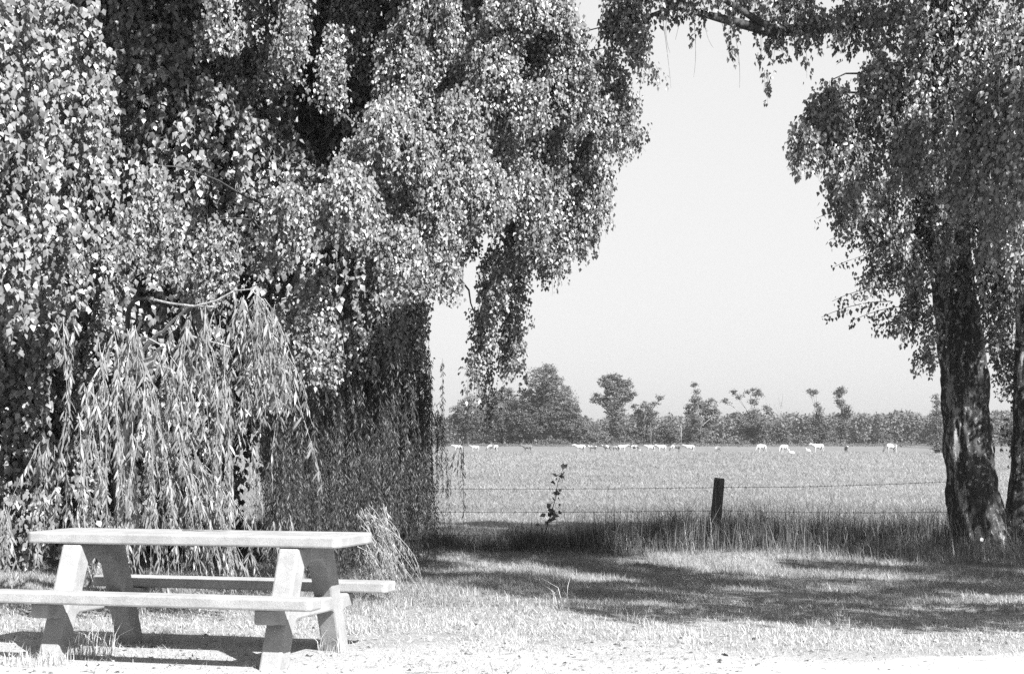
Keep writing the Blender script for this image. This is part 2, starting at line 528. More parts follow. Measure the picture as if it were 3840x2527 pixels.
class Foliage:
    def __init__(s):
        s.P, s.size, s.axis, s.nrm, s.tone, s.simple = [], [], [], [], [], []
        s.tw_v, s.tw_f, s.nv = [], [], 0
    def add(s, P, size, axis, nrm, tone, simple=False):
        s.P.append(P); s.size.append(size); s.axis.append(axis); s.nrm.append(nrm); s.tone.append(tone)
        s.simple.append(np.full(len(P), simple))
    def twig(s, pts, r0):
        v, f = tube_arrays(pts, np.linspace(r0, r0 * .4, len(pts)), 3)
        s.tw_v.append(v); s.tw_f.append(f + s.nv); s.nv += len(v)
    def cascade(s, top, r, length, cov=2.5, lsize=.055, dome=.5, lean=(0, 0), spread=.35, twigs=.5, simple=False,
                ry=None, jitter=.045, gap=.0, sun=1.0):
        """a dome of hanging strands: r radius of the dome, length of the longest strand"""
        top = np.array(top, float)
        ry = ry or r * .8
        area = .33 * lsize ** 2
        nleaf = int(cov * 2 * r * length / (area * .6))
        per = max(6, length * .75 / .013)
        ns = max(3, int(nleaf / per))
        clump = rng.random(ns)
        th = rng.random(ns) * 2 * math.pi
        u = np.sqrt(rng.random(ns))
        ox, oy = np.cos(th) * u, np.sin(th) * u
        L = length * (1 - .45 * rng.random(ns)) * (1 - .25 * u)
        z0 = -u ** 2 * r * dome - rng.random(ns) * length * .12
        for k in range(ns):
            n = max(4, int(L[k] / length * per))
            t = np.sort(rng.random(n))
            out = np.array([ox[k], oy[k]]) * (r * spread)
            wob = rng.normal(0, .02, 2); fr = rng.uniform(2, 5)
            def path(t):
                bend = 1 - np.exp(-3 * t)
                x = top[0] + ox[k] * r * (1 - spread) + out[0] * bend + lean[0] * t * L[k] + wob[0] * np.sin(fr * t)
                y = top[1] + oy[k] * ry * (1 - spread) + out[1] * bend + lean[1] * t * L[k] + wob[1] * np.cos(fr * t)
                z = top[2] + z0[k] + .10 * r * np.sin(np.minimum(t * 6, math.pi)) - L[k] * t ** 1.25
                return np.stack([x, y, z], -1)
            P = path(t)
            side = np.repeat(rng.normal(0, jitter, (n // 5 + 1, 3)), 5, 0)[:n] * np.array([1.1, 1.1, .8])
            P += (side + rng.normal(0, jitter * .4, P.shape)) * (1 - .45 * t[:, None])
            keep = np.ones(n, bool)
            if gap:
                keep = rng.random(n) > gap
            P = P[keep]; n = len(P)
            ax = np.stack([rng.normal(ox[k] * .25, .38, n), rng.normal(oy[k] * .25, .38, n), -np.abs(rng.normal(.95, .3, n))], -1)
            nr = rng.normal(0, .8, (n, 3)) + np.array([.65, -1.0, .8]) * sun
            sz = lsize * rng.uniform(.65, 1.25, n)
            tn = np.clip(rng.normal(.5, .22, n) + (clump[k] - .5) * .3, 0, 1)
            s.add(P, sz, ax, nr, tn, simple)
            if rng.random() < twigs:
                s.twig(path(np.linspace(0, 1, 7)), .0022 if not simple else .004)
    def build(s, root, mat, tpl, key, singles=300, twig_mat=None):
        P = np.vstack(s.P); size = np.concatenate(s.size); axis = np.vstack(s.axis)
        nrm = np.vstack(s.nrm); tone = np.concatenate(s.tone); simp = np.concatenate(s.simple)
        rank = size / P[:, 1]
        ok = in_view(P) & ~simp
        idx = np.where(ok)[0]
        idx = idx[np.argsort(-rank[idx])][:singles]
        sel = np.zeros(len(P), bool); sel[idx] = True
        single_leaves(P[sel], size[sel], axis[sel], nrm[sel], tone[sel], tpl, mat, root, key)
        for flag, tp, nm in ((False, tpl, 'foliage'), (True, SIMPLE, 'inner_and_caster_foliage')):  # simple leaves: crown insides and the added unseen shade casters
            q = (~sel) & (simp == flag)
            if q.any():
                o = link(nm, leaves_mesh(nm, P[q], size[q], axis[q], nrm[q], tone[q], tp), mat, root)
                tag(o, kind='stuff')
        if s.tw_v:
            o = link('twigs', np_mesh('twigs', np.vstack(s.tw_v), np.vstack(s.tw_f)), twig_mat or M['twig'], root)
            tag(o, kind='stuff')
        return len(P)

def C(fol, px, top, bot, hw, d, **kw):
    """cascade seen with its top at (px, top), reaching down to bot, half width hw pixels, at depth d"""
    p = at(px, top, d)
    q = at(px, bot, d)
    fol.cascade(p, hw * d / F_PX, max(.25, p.z - q.z), **kw)
    return p

def sprays(fol, px, top, bot, hw, d, k=3, **kw):
    """one hanging mass made of several smaller overlapping sprays"""
    h = bot - top
    c = C(fol, px, top, bot - .15 * h, hw * .62, d, **kw)
    for i in range(k):
        a = (i + rng.random()) / k * 2 - 1
        t = top + (abs(a) * .22 + rng.uniform(.02, .42)) * h
        C(fol, px + a * hw * .75, t, min(bot, t + h * rng.uniform(.45, .75)), hw * rng.uniform(.32, .5), d + rng.normal(0, .3), **kw)
    return c

def branch(root, p0, p2, r0, r1, mat, sag=.35, n=10, sides=6):
    p0 = np.array(p0, float); p2 = np.array(p2, float)
    mid = (p0 + p2) / 2 + np.array([rng.normal(0, .12), rng.normal(0, .12), sag * np.linalg.norm(p2 - p0) * .5])
    pts = bezier(p0, mid, p2, n)
    pts[1:-1] += rng.normal(0, .02, pts[1:-1].shape)
    return tube('branch', pts, np.linspace(r0, r1, n), mat, root, sides)

def rough_trunk(name, path, radii, mat, parent, sides=48, n=160, bump=.035, flare=None):
    """trunk with ridged bark built as relief"""
    path = np.asarray(path, float)
    t = np.linspace(0, 1, len(path)); T = np.linspace(0, 1, n)
    pts = np.stack([np.interp(T, t, path[:, i]) for i in range(3)], -1)
    ker = np.ones(9) / 9
    for i in range(3):
        e = np.pad(pts[:, i], 4, mode='edge'); pts[:, i] = np.convolve(e, ker, 'valid')
    rad = np.interp(T, t, radii)
    v, f = tube_arrays(pts, rad, sides)
    v = v.reshape(n, sides, 3)
    c = pts[:, None, :]
    dirs = v - c
    h = np.zeros((n, sides))
    for i in range(n):
        for j in range(sides):
            th = 2 * math.pi * j / sides
            q = Vector((math.cos(th) * 2.2, math.sin(th) * 2.2, pts[i, 2] * 1.1))
            h[i, j] = noise.noise(q * 2.0) * .6 + abs(noise.noise(Vector((q.x * 3.2, q.y * 3.2, q.z * 2.6)))) * 1.1 - .3 + noise.noise(q * 9) * .25
    L = np.linalg.norm(dirs, axis=-1, keepdims=True)
    v = c + dirs / L * (L + h[..., None] * bump)
    me = np_mesh(name, v.reshape(-1, 3), f, smooth=False)
    return link(name, me, mat, parent)

# ================================================================== picnic table
def concrete_part(name, bm, parent, bev=.012):
    o = link(name, bm_mesh(name, bm), M['concrete'], parent)
    b = o.modifiers.new('bevel', 'BEVEL'); b.width = bev; b.segments = 2; b.limit_method = 'ANGLE'; b.angle_limit = math.radians(25)
    return o

def slab(L, y0, y1, z0, z1, cham):
    """slab with cut corners"""
    bm = bmesh.new()
    h = L / 2
    out = [(-h + cham, y0), (h - cham, y0), (h, y0 + cham * .8), (h, y1 - cham * .8), (h - cham, y1), (-h + cham, y1), (-h, y1 - cham * .8), (-h, y0 + cham * .8)]
    a = [bm.verts.new((x, y, z0)) for x, y in out]; b = [bm.verts.new((x, y, z1)) for x, y in out]
    bm.faces.new(a[::-1]); bm.faces.new(b)
    for i in range(8):
        j = (i + 1) % 8
        bm.faces.new((a[i], a[j], b[j], b[i]))
    return bm

TX, TY, TYAW = -1.9483, 10.7006, -.2806
table = empty('picnic_table', (TX, TY, 0.004), TYAW)
tag(table, 'pale concrete picnic table with two attached benches in front of the willow', 'picnic table')
concrete_part('tabletop', slab(2.10, -.285, .285, .681, .75, .035), table)
for sy in (-1, 1):
    y0, y1 = sorted((sy * .53, sy * .712))
    concrete_part('bench_seat', slab(2.10, y0, y1, .351, .42, .025), table)
for sx in (-1, 1):
    x0, x1 = sorted((sx * .66, sx * .79))
    for sy in (-1, 1):
        leg = [(-.275, .679), (-.575, -.06), (-.43, -.06), (-.125, .679)]
        bm = bmesh.new(); prism_x(bm, [(y if sy < 0 else -y, z) for y, z in leg], x0, x1)
        concrete_part('leg', bm, table, .014)
    bm = bmesh.new()
    prism_x(bm, [(-.150, .677), (-.185, .53), (-.15, .545), (-.09, .585), (.09, .585), (.15, .545), (.185, .53), (.150, .677)], x0 + .003, x1 - .003)
    concrete_part('crossbeam', bm, table)
    bm = bmesh.new()
    prism_x(bm, [(-.63, .348), (-.63, .26), (-.50, .255), (-.36, .215), (-.27, .26), (.27, .26), (.36, .215), (.50, .255), (.63, .26), (.63, .348)], x0 + .004, x1 - .004)
    concrete_part('bench_arm', bm, table)
# weathered scrap of bark lying on the table: thin dark flakes
tw = tube('dry_twig', [(0, .02, .004), (.05, .035, .007), (.11, .028, .004), (.17, .05, .006), (.24, .045, .004), (.31, .06, .006)], [.004, .005, .004, .004, .003, .002], M['twig'], None, 5)
tw.location = Matrix.Translation((TX, TY, .755)) @ Matrix.Rotation(TYAW, 4, 'Z') @ Vector((-.15, .05, 0)); tw.rotation_euler = (0, 0, TYAW)
tag(tw, 'thin dry twig lying on the concrete tabletop', 'twig')

# ================================================================== left foreground birch (A)
fA = Foliage()
A = empty('birch_tree', (-5.2, 10.5, 0))
tag(A, 'bright weeping birch whose sunlit branches hang down the left edge of the photo', 'tree', 'weeping birches round the picnic table')
specA = [(-60, -300, 440, 210, 8.9), (210, -330, 400, 210, 9.3), (450, -220, 330, 150, 9.8), (430, 140, 640, 200, 9.7), (660, 240, 640, 150, 10.0), (560, 130, 480, 200, 9.9), (40, 650, 1560, 200, 8.9), (-40, 1150, 1680, 170, 8.7), (-150, -250, 700, 300, 8.6), (60, -80, 420, 230, 9.3), (60, 100, 900, 200, 9.0), (350, 110, 620, 190, 9.5), (600, 190, 620, 150, 10), (720, 300, 650, 110, 10.2),
         (450, 280, 850, 140, 10.2), (0, 500, 1300, 190, 8.8), (150, 760, 1250, 110, 9.2), (60, 950, 1640, 150, 9.0), (250, 1000, 1450, 130, 9.4), (390, 1080, 1420, 90, 9.8),
         (140, 1300, 1640, 90, 9.2), (-100, 900, 1600, 150, 8.8), (230, -150, 300, 190, 10), (0, -360, 640, 260, 9.0), (330, -330, 440, 260, 9.8), (120, -240, 560, 200, 9.1), (520, -250, 330, 180, 10), (560, -120, 230, 220, 11)]
A_base = np.array([-5.2, 10.5, 0.0])
tube('trunk', [A_base, A_base + [.1, .1, 2.5], A_base + [.2, 0, 5], A_base + [.5, .1, 8]], [.22, .18, .14, .08], M['birch_bark'], A, 12)
for (px, t, b, hw, d) in specA:
    p = sprays(fA, px, t, b, hw, d, cov=4.4, lsize=.033, sun=2.0, dome=.6, twigs=.45, spread=.45)
    branch(A, A_base + [.2, 0, max(1.6, min(6.5, p.z * .8 + .6))], p, .012, .004, M['dark_bark'], .12)
fA.build(A, M['sunlit_birch_leaf'], BIRCH, 'A')

# ================================================================== middle weeping birch (B)
fB = Foliage()
B_base = np.array([-2.4, 19.2, 0.0])
B = empty('birch_tree', tuple(B_base))
B.location = (0, 0, 0)
tag(B, 'large weeping birch in the middle with dark hollows and sunlit curtains above the willow', 'tree', 'weeping birches round the picnic table')
rough_trunk('trunk', [B_base, B_base + [.05, .1, 2], B_base + [.2, 0, 4.5], B_base + [.1, .2, 7], B_base + [.3, .2, 10]], [.34, .27, .22, .16, .08], M['dark_bark'], B, 20, 60, .03)
specB = [  # px, top, bottom, half width, depth, cover
    (1090, -140, 330, 80, 15.0, 1.5), (1250, 80, 520, 70, 14.8, 1.2), (820, -120, 260, 90, 14.6, 1.2),
    (1480, 330, 800, 210, 14.2, 2.4), (1720, 330, 900, 200, 14.6, 2.4), (1300, 600, 1000, 200, 13.6, 2.2), (1080, 660, 1060, 150, 13.3, 2.0), (1560, 640, 1150, 180, 14.6, 2.2),
    (1850, 60, 560, 200, 15.2, 2.4), (2100, 40, 560, 190, 15.6, 2.2), (2270, 180, 640, 130, 16.0, 1.9), (2050, 380, 1000, 150, 15.8, 2.0), (2200, 480, 1000, 100, 16.2, 1.5),
    (1880, 500, 900, 140, 15.4, 1.8), (1620, -60, 460, 230, 15.6, 2.2), (1330, -120, 400, 170, 16.9, 1.2), (1000, -150, 420, 200, 17.2, 1.2), (2060, 760, 1160, 90, 16.4, 1.4), (1720, 780, 1050, 90, 16.5, 1.4), (1920, 800, 1260, 90, 16.5, 1.7), (1990, 700, 1080, 90, 16.2, 1.6), (2160, 700, 1010, 60, 16.4, 1.0),
    (1850, 900, 1450, 85, 16.6, 1.8), (1910, 1100, 1520, 55, 16.8, 1.2), (1810, 1250, 1650, 60, 17.0, 1.3), (1180, 1000, 1500, 110, 14.0, 1.5), (1010, 1150, 1560, 90, 13.9, 1.3),
    (930, 160, 760, 130, 17.4, 1.2), (560, 620, 1130, 140, 12.6, 1.8), (820, 820, 1250, 120, 14.4, 1.5), (1420, 980, 1430, 130, 16.6, 2.0), (1535, 1000, 1550, 80, 17.0, 1.8),
    (2360, 330, 620, 60, 16.2, .8), (2400, 80, 330, 70, 16.0, 1.2), (2340, -80, 250, 120, 16.0, 2.2), (1960, -120, 180, 260, 15.5, 2.4)]
for (px, t, b, hw, d, cov) in specB:
    p = sprays(fB, px, t, b, hw, d, cov=cov * 1.25, lsize=.041, dome=.55, twigs=.4, spread=.5)
    st = B_base + [.15, 0, max(2.0, min(7.5, p.z * .75 + .8))] if px < 1780 or t < 500 else np.array(at(px - 120, t - 420, d + .2))
    branch(B, st, p, .022, .004, M['dark_bark'], .15)
for i in range(9):
    t = rng.uniform(1450, 1750)
    C(fB, rng.uniform(1300, 1560), t, 2130, rng.uniform(50, 80), rng.uniform(18.0, 19.0), cov=1.8, lsize=.045, simple=True, twigs=.1)
# deep inside of the crown
for i in range(10):
    C(fB, rng.uniform(-100, 1400), rng.uniform(-800, -350), rng.uniform(100, 350), rng.uniform(180, 300), rng.uniform(16.5, 19), cov=1.6, lsize=.075, dome=.5, simple=True, twigs=.1)
for i in range(46):
    px = rng.uniform(-250, 1500); t = rng.uniform(-350, 1300)
    C(fB, px, t, t + rng.uniform(600, 1000), rng.uniform(180, 300), rng.uniform(16.5, 21), cov=1.5, lsize=.075, dome=.5, simple=True, twigs=.1)
for (px, t, b) in [(640, 1000, 1650), (820, 1100, 1750), (480, 950, 1650), (700, 1400, 2050), (-120, 1350, 2150), (60, 1450, 2140), (-250, 1500, 2150), (-60, 1620, 2160), (200, 1650, 2150), (560, -150, 500), (640, 50, 600), (100, 1150, 1700), (220, 1200, 1800)]:
    C(fB, px, t, b, 220, 17.5, cov=1.8, lsize=.075, simple=True, twigs=.1)
for i in range(16):
    px = rng.uniform(1300, 2050); t = rng.uniform(-300, 250)
    C(fB, px, t, t + rng.uniform(350, 600), rng.uniform(150, 260), rng.uniform(17, 20), cov=1.5, lsize=.07, dome=.5, simple=True, twigs=.1)
for i in range(22):
    t = rng.uniform(950, 1600)
    C(fB, rng.uniform(1080, 1490), t, min(2120, t + 750), rng.uniform(90, 150), rng.uniform(17.6, 20), cov=1.7, lsize=.07, simple=True, twigs=.1)
for i in range(10):
    C(fB, rng.uniform(-300, 400), rng.uniform(-200, 900), rng.uniform(1000, 1500), 220, rng.uniform(13, 17), cov=1.4, lsize=.07, simple=True, twigs=.1)
for i in range(12):
    t = rng.uniform(1250, 1650)
    C(fB, rng.uniform(-150, 1480), t, 2120, rng.uniform(130, 220), rng.uniform(17.5, 20), cov=1.6, lsize=.07, simple=True, twigs=.1)
# unseen crown above the frame, added to shade the hollows below
for i in range(170):
    yy = rng.uniform(14.0, 19.5)
    fB.cascade((rng.uniform(-5, 2.6), yy, 1.3 + .262 * yy + rng.uniform(1.9, 4.6)), rng.uniform(.7, 1.1), rng.uniform(.9, 1.4), cov=1.3, lsize=.075, simple=True, twigs=0)
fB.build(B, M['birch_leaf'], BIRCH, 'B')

# ================================================================== narrow-leaved willow curtain behind (E), shade put into its leaf colour, and pale willow (C)
def willow_strand(fol, p0, length, lean, lsize, dens=55, leafjit=1.0, r=.003):
    p0 = np.array(p0, float)
    n = max(6, int(length * dens))
    wob = rng.normal(0, .05, 2); ph = rng.random() * 6
    def path(t):
        x = p0[0] + lean[0] * length * t ** .8 + wob[0] * np.sin(3 * t + ph) - wob[0] * math.sin(ph)
        y = p0[1] + lean[1] * length * t ** .8 + wob[1] * np.sin(4 * t + ph) - wob[1] * math.sin(ph)
        z = p0[2] - length * t ** 1.12
        return np.stack([x, y, z], -1)
    t = np.sort(rng.random(n))
    P = path(t) + rng.normal(0, .006, (n, 3))
    side = rng.random(n) * 2 * math.pi
    w = rng.uniform(.25, .75, n) * leafjit
    ax = np.stack([np.cos(side) * w, np.sin(side) * w, -np.ones(n)], -1)
    nr = rng.normal(0, .8, (n, 3)) + [.65, -1.0, .5]
    fol.add(P, lsize * rng.uniform(.6, 1.2, n) * (1 - .3 * t), ax, nr, np.clip(rng.normal(.5, .25, n), 0, 1))
    fol.twig(path(np.linspace(0, 1, 9)), r)

W_base = np.array([-3.32, 14.7, 0.0])
Cw = empty('weeping_willow', (0, 0, 0))
tag(Cw, 'sunlit weeping willow with long narrow leaves hanging behind the picnic table', 'tree', None)
rough_trunk('trunk', [W_base, W_base + [.03, 0, .6], W_base + [0, -.1, 1.3], W_base + [.15, -.3, 2.1]], [.13, .10, .08, .03], M['shaded_bark'], Cw, 18, 40, .02)
fC = Foliage()
# main arching limb seen over the curtain
arc_px = [(560, 1120), (640, 1138), (730, 1148), (810, 1128), (880, 1090), (940, 1085), (990, 1130), (1030, 1220), (1065, 1330)]
arc = [np.array(at(x, y, 12.7)) for x, y in arc_px]
tube('branch', bezier(W_base + [.15, -.3, 2.0], np.array(at(430, 1100, 14.0)), arc[0], 8), np.linspace(.03, .012, 8), M['shaded_bark'], Cw, 6)
tube('branch', arc, np.linspace(.011, .003, len(arc)), M['twig'], Cw, 6)
streams = [  # start x, y, end x, y, strands, half width, depth
    (310, 1420, 330, 1980, 8, 26, 12.3), (410, 1240, 400, 2120, 11, 30, 12.4), (490, 1120, 520, 1620, 9, 26, 12.5), (540, 1250, 620, 2180, 12, 30, 12.5),
    (600, 1300, 820, 2180, 13, 34, 12.7), (470, 1500, 520, 2200, 10, 34, 12.6), (700, 1160, 690, 1800, 8, 24, 12.8), (745, 1150, 800, 1760, 9, 22, 12.8),
    (840, 1250, 870, 2100, 11, 28, 12.9), (900, 1095, 930, 1640, 8, 22, 12.7), (955, 1088, 1040, 1470, 7, 18, 12.8), (1000, 1130, 1060, 1700, 8, 22, 12.8),
    (700, 1620, 960, 2190, 12, 36, 12.8), (300, 1780, 300, 2240, 7, 40, 12.6), (150, 1620, 130, 2120, 6, 40, 12.9), (30, 1850, 60, 2240, 5, 30, 12.9),
    (560, 1750, 640, 2280, 12, 60, 13.0), (820, 1800, 900, 2290, 12, 60, 13.1), (420, 1850, 450, 2290, 10, 60, 13.1), (1000, 1900, 1040, 2250, 5, 50, 13.4),
    (250, 1180, 270, 1500, 4, 20, 12.9), (800, 1120, 790, 1420, 5, 16, 12.7)]
for (x0, y0, x1, y1, n, hw, d) in streams:
    for i in range(n):
        px = x0 + rng.normal(0, hw); t = y0 + rng.uniform(0, .28) * (y1 - y0)
        p = at(px, t, d + rng.normal(0, .12)); q = at(px, y1 - rng.uniform(0, .3) * (y1 - y0), p.y)
        L_ = max(.3, p.z - max(q.z, .05))
        lean = (x1 - x0) / (y1 - y0) + rng.normal(0, .05)
        willow_strand(fC, p, L_, (lean, rng.normal(0, .05)), .115, 40, .9)
for i in range(10):
    pi_ = arc[rng.integers(3, len(arc))] + rng.normal(0, .03, 3)
    willow_strand(fC, pi_, rng.uniform(.5, 1.1), (rng.uniform(.0, .35), rng.normal(0, .05)), .12, 32)
# broom-like lit tip sweeping to the ground right of the table
for i in range(60):
    p = at(rng.uniform(1330, 1440), rng.uniform(1880, 2140), 14.6 + rng.normal(0, .15))
    willow_strand(fC, p, min(p.z - .02, .28 + rng.uniform(0, .3)), (rng.uniform(.2, .7), rng.normal(-.1, .1)), .065, 60)
for (x, y) in [(520, 1180), (430, 1300), (620, 1300), (860, 1300), (330, 1450), (700, 1500), (940, 1560), (800, 1150)]:
    branch(Cw, W_base + [.12, -.28, 1.9], at(x, y, 12.6), .02, .005, M['pale_twig'], .25)
fC.build(Cw, M['willow_leaf'], WILLOW, 'C', twig_mat=M['pale_twig'])

E_base = np.array([-1.5, 18.0, 0.0])
Ew = empty('weeping_willow', (0, 0, 0))
tag(Ew, 'shaded dark willow curtain reaching the grass between the pale willow and the meadow', 'tree')
rough_trunk('trunk', [E_base, E_base + [0, .05, 1.2], E_base + [.1, 0, 3], E_base + [0, 0, 4.4]], [.2, .16, .13, .06], M['dark_bark'], Ew, 18, 40, .02)
fE = Foliage()
for i in range(680):
    px = rng.uniform(1000, 1660); u = (px - 1000) / 660
    d = 14.6 + 3.4 * u + rng.normal(0, .45)
    t = rng.uniform(1280, 1780) - 60 * (u > .75)
    b = 2300 - 190 * u - rng.uniform(0, 260)
    p = at(px, t, d); q = at(px, b, d)
    if u > .93 and rng.random() < .7: continue
    willow_strand(fE, p, max(.4, p.z - max(q.z, .05)), (rng.normal(.02, .05), rng.normal(0, .05)), .06, 62, 1.2, .0014)
for i in range(8):
    p = at(rng.uniform(1655, 1745), rng.uniform(1600, 1720), 17.8)
    willow_strand(fE, p, rng.uniform(.3, .8), (0, 0), .085, 18)
for (x, y, d) in [(1100, 1450, 15), (1250, 1420, 16), (1400, 1400, 17), (1550, 1430, 17.6), (1640, 1600, 17.8)]:
    branch(Ew, E_base + [.05, 0, 3.2], at(x, y, d), .03, .006, M['dark_bark'])
fE.build(Ew, M['shaded_willow_leaf'], WILLOW, 'E', twig_mat=M['shaded_bark'])

# ================================================================== right birch (D)
D = empty('birch_tree', (0, 0, 0))
tag(D, 'old birch with a thick flaking trunk and overhanging crown standing right of the fence post', 'tree', 'weeping birches round the picnic table')
D_DEP = 19.6
def dp(px, py, d=D_DEP): return np.array(at(px, py, d))
trunk_path = [dp(3700, 2160), dp(3690, 2090), dp(3672, 1980), dp(3650, 1850), dp(3632, 1700), dp(3620, 1520), dp(3618, 1400), dp(3590, 1200), dp(3568, 1000), dp(3540, 800), dp(3520, 600), dp(3500, 300), dp(3520, -200), dp(3560, -900)]
trunk_rad = [.50, .37, .315, .28, .262, .255, .265, .245, .23, .21, .19, .16, .12, .07]
rough_trunk('trunk', trunk_path, trunk_rad, M['old_birch_bark'], D, 110, 520, .05)
# round white disc nailed to the trunk
bm = bmesh.new(); bmesh.ops.create_cone(bm, cap_ends=True, segments=20, radius1=.024, radius2=.02, depth=.02)
cap = link('marker_disc', bm_mesh('marker_disc', bm), M['white_cap'], D)
cp = dp(3682, 2023, D_DEP - .44); cap.location = cp; cap.rotation_euler = (math.radians(90), 0, 0)
cap['label'] = 'small round pale disc near the foot of the trunk'
fD = Foliage()
specD = [
    (3120, 300, 700, 150, 15.0, 2.2), (3300, 190, 760, 190, 15.0, 2.3), (3050, 380, 640, 90, 15.2, 1.8), (3480, 130, 760, 190, 14.6, 2.2), (3680, 60, 860, 190, 13.6, 2.2), (3830, 0, 950, 160, 13.0, 2.2),
    (3550, -120, 300, 240, 14.5, 2.2), (3790, 500, 1200, 110, 14.0, 1.8), (3200, 560, 960, 120, 16.5, 1.7), (3330, 640, 1000, 130, 17, 2.0), (3470, 600, 1100, 120, 17.5, 2.2),
    (3160, 600, 780, 80, 16.0, 1.6), (3350, 920, 1130, 110, 17.6, .9), (3300, 960, 1090, 110, 17.5, .7), (3440, 1000, 1300, 80, 18.2, 1.5), (3370, 1150, 1290, 110, 18.2, .7), (3480, 1250, 1430, 50, 18.5, 1.1),
    (3740, 760, 1450, 110, 18.6, 2.0), (3780, 1150, 1600, 90, 20.3, 1.2), (3830, 1400, 1900, 60, 20.4, .7), (3640, 560, 1000, 160, 17.6, 2.0), (3560, 900, 1200, 90, 18.9, .6)]
for (px, t, b, hw, d, cov) in specD:
    p = sprays(fD, px, t, b, hw, d, cov=cov * 1.15, lsize=.045, dome=.5, twigs=.5, spread=.5)
    zz = min(6.8, max(2.6, p.z + .2))
    tz = np.array(trunk_path)[::-1]; k = np.interp(zz, np.array(trunk_path)[:, 2], np.arange(len(trunk_path)))
    tp = np.array([np.interp(k, np.arange(len(trunk_path)), np.array(trunk_path)[:, i]) for i in range(3)])
    branch(D, tp, p, .028, .005, M['dark_bark'], .3)
for (x, y) in [(3080, 1190), (3190, 1205), (3120, 1130), (3060, 820), (3110, 900), (3130, 1000)]:
    p = at(x + 260, y - 60, 18); q = at(x, y, 17.8)
    pts = bezier(p, at(x + 120, y - 60, 18), q, 8)
    fD.twig(pts, .006)
    n = 60
    t = rng.uniform(0, 1, n); base = np.stack([np.interp(t, np.linspace(0, 1, 8), pts[:, i]) for i in range(3)], -1)
    fD.add(base + rng.normal(0, .03, (n, 3)) - [0, 0, .03], .05 * rng.uniform(.7, 1.2, n), np.stack([rng.normal(0, .4, n), rng.normal(0, .4, n), -np.ones(n)], -1),
           rng.normal(0, 1, (n, 3)), rng.random(n))
# overhanging arch limb above the gap
arch_px = [(3560, 60, 19), (3350, 70, 18), (3180, 92, 17.2), (3020, 112, 16.6), (2880, 118, 16.2), (2740, 80, 16), (2620, 48, 15.9), (2520, 30, 15.9), (2440, 60, 15.9), (2380, 130, 15.9)]
apts = np.array([np.array(at(*a)) for a in arch_px])
tube('branch', apts, np.linspace(.085, .012, len(apts)), M['dark_bark'], D, 8)
arch2 = np.array([np.array(at(*a)) for a in [(2900, 115, 16.2), (2780, 40, 16), (2650, -40, 15.8), (2500, -90, 15.6)]])
tube('branch', arch2, np.linspace(.04, .012, 4), M['dark_bark'], D, 6)
fringe = [(2470, -80, 90, 110, 15.9, 2.2), (2650, -120, 60, 140, 15.8, 2.2), (2810, -60, 130, 90, 16.2, 2.0), (2850, 90, 380, 26, 16.2, .9), (2910, 80, 330, 30, 16.3, 1.0), (2740, 60, 300, 14, 16, .4), (2620, 40, 190, 16, 16, .4),
          (2970, -40, 220, 110, 16.4, 2.3), (3100, 40, 210, 90, 16.6, 1.9), (3230, -20, 240, 110, 17, 2.4), (3400, -40, 260, 140, 16.5, 2.4), (3000, 130, 300, 40, 16.5, .6), (2560, -40, 60, 60, 15.8, 1.5), (2880, 250, 420, 20, 16.1, .6)]
for (px, t, b, hw, d, cov) in fringe:
    C(fD, px, t, b, hw, d, cov=cov, lsize=.052, dome=.3, twigs=.8)
# bare hanging twigs under the arch
for (x, y0, y1) in [(2480, 40, 330), (2510, 30, 200), (2600, 50, 290), (2640, 48, 180), (2740, 85, 330), (2700, 70, 200), (2420, 60, 420), (2560, 35, 150)]:
    a = np.array(at(x, y0, 15.9)); b = np.array(at(x + rng.uniform(-30, 40), y1, 15.9))
    pts = bezier(a, (a + b) / 2 + rng.normal(0, .05, 3), b, 8); fD.twig(pts, .003)
# unseen sprays added out of frame, shaped to shade the lawn and fence
POLY = [(-1.5, 19.0), (-1.0, 17.3), (-.2, 14.4), (.5, 12.9), (2.4, 12.6), (4.2, 12.3), (8.5, 12.3), (10, 22), (5.6, 25.0), (3.0, 26), (1.6, 28.5), (-1.4, 28.5)]
HOLE = [(-.1, 16.4), (3.6, 16.4), (3.6, 19.8), (-.1, 19.8)]
def inside(x, y, poly=POLY):
    c = False; j = len(poly) - 1
    for i in range(len(poly)):
        xi, yi = poly[i]; xj, yj = poly[j]
        if (yi > y) != (yj > y) and x < (xj - xi) * (y - yi) / (yj - yi) + xi: c = not c
        j = i
    return c
sx_, sy_ = SUN_DIR.x / SUN_DIR.z, SUN_DIR.y / SUN_DIR.z
def caster(gx, gy):
    for k in range(60):
        z = rng.uniform(2.2, 7.5) if k < 30 else rng.uniform(5.5, 11)
        x, y = gx + sx_ * z, gy + sy_ * z
        r = rng.uniform(.3, .6); lg = rng.uniform(.6, 1.1)
        if y < 8: continue
        off_top = (z - lg - 1.0 - CAM_H) / y > .285
        off_right = x - r * 1.3 > y * .302 + .1
        if off_top or off_right:
            fD.cascade((x, y, z + .3), r, lg, cov=1.25, lsize=.065, simple=True, twigs=0)
            return
for gx in np.arange(-1.6, 9.6, .75):
    for gy in np.arange(12.3, 28.5, .8):
        for rep in range(2):
            a_, b_ = gx + rng.uniform(-.4, .4), gy + rng.uniform(-.4, .4)
            if not inside(a_, b_): continue
            if inside(a_, b_, HOLE) and rng.random() < .82: continue
            if rng.random() < .15: continue
            caster(a_, b_)
fD.build(D, M['birch_leaf'], BIRCH, 'D')

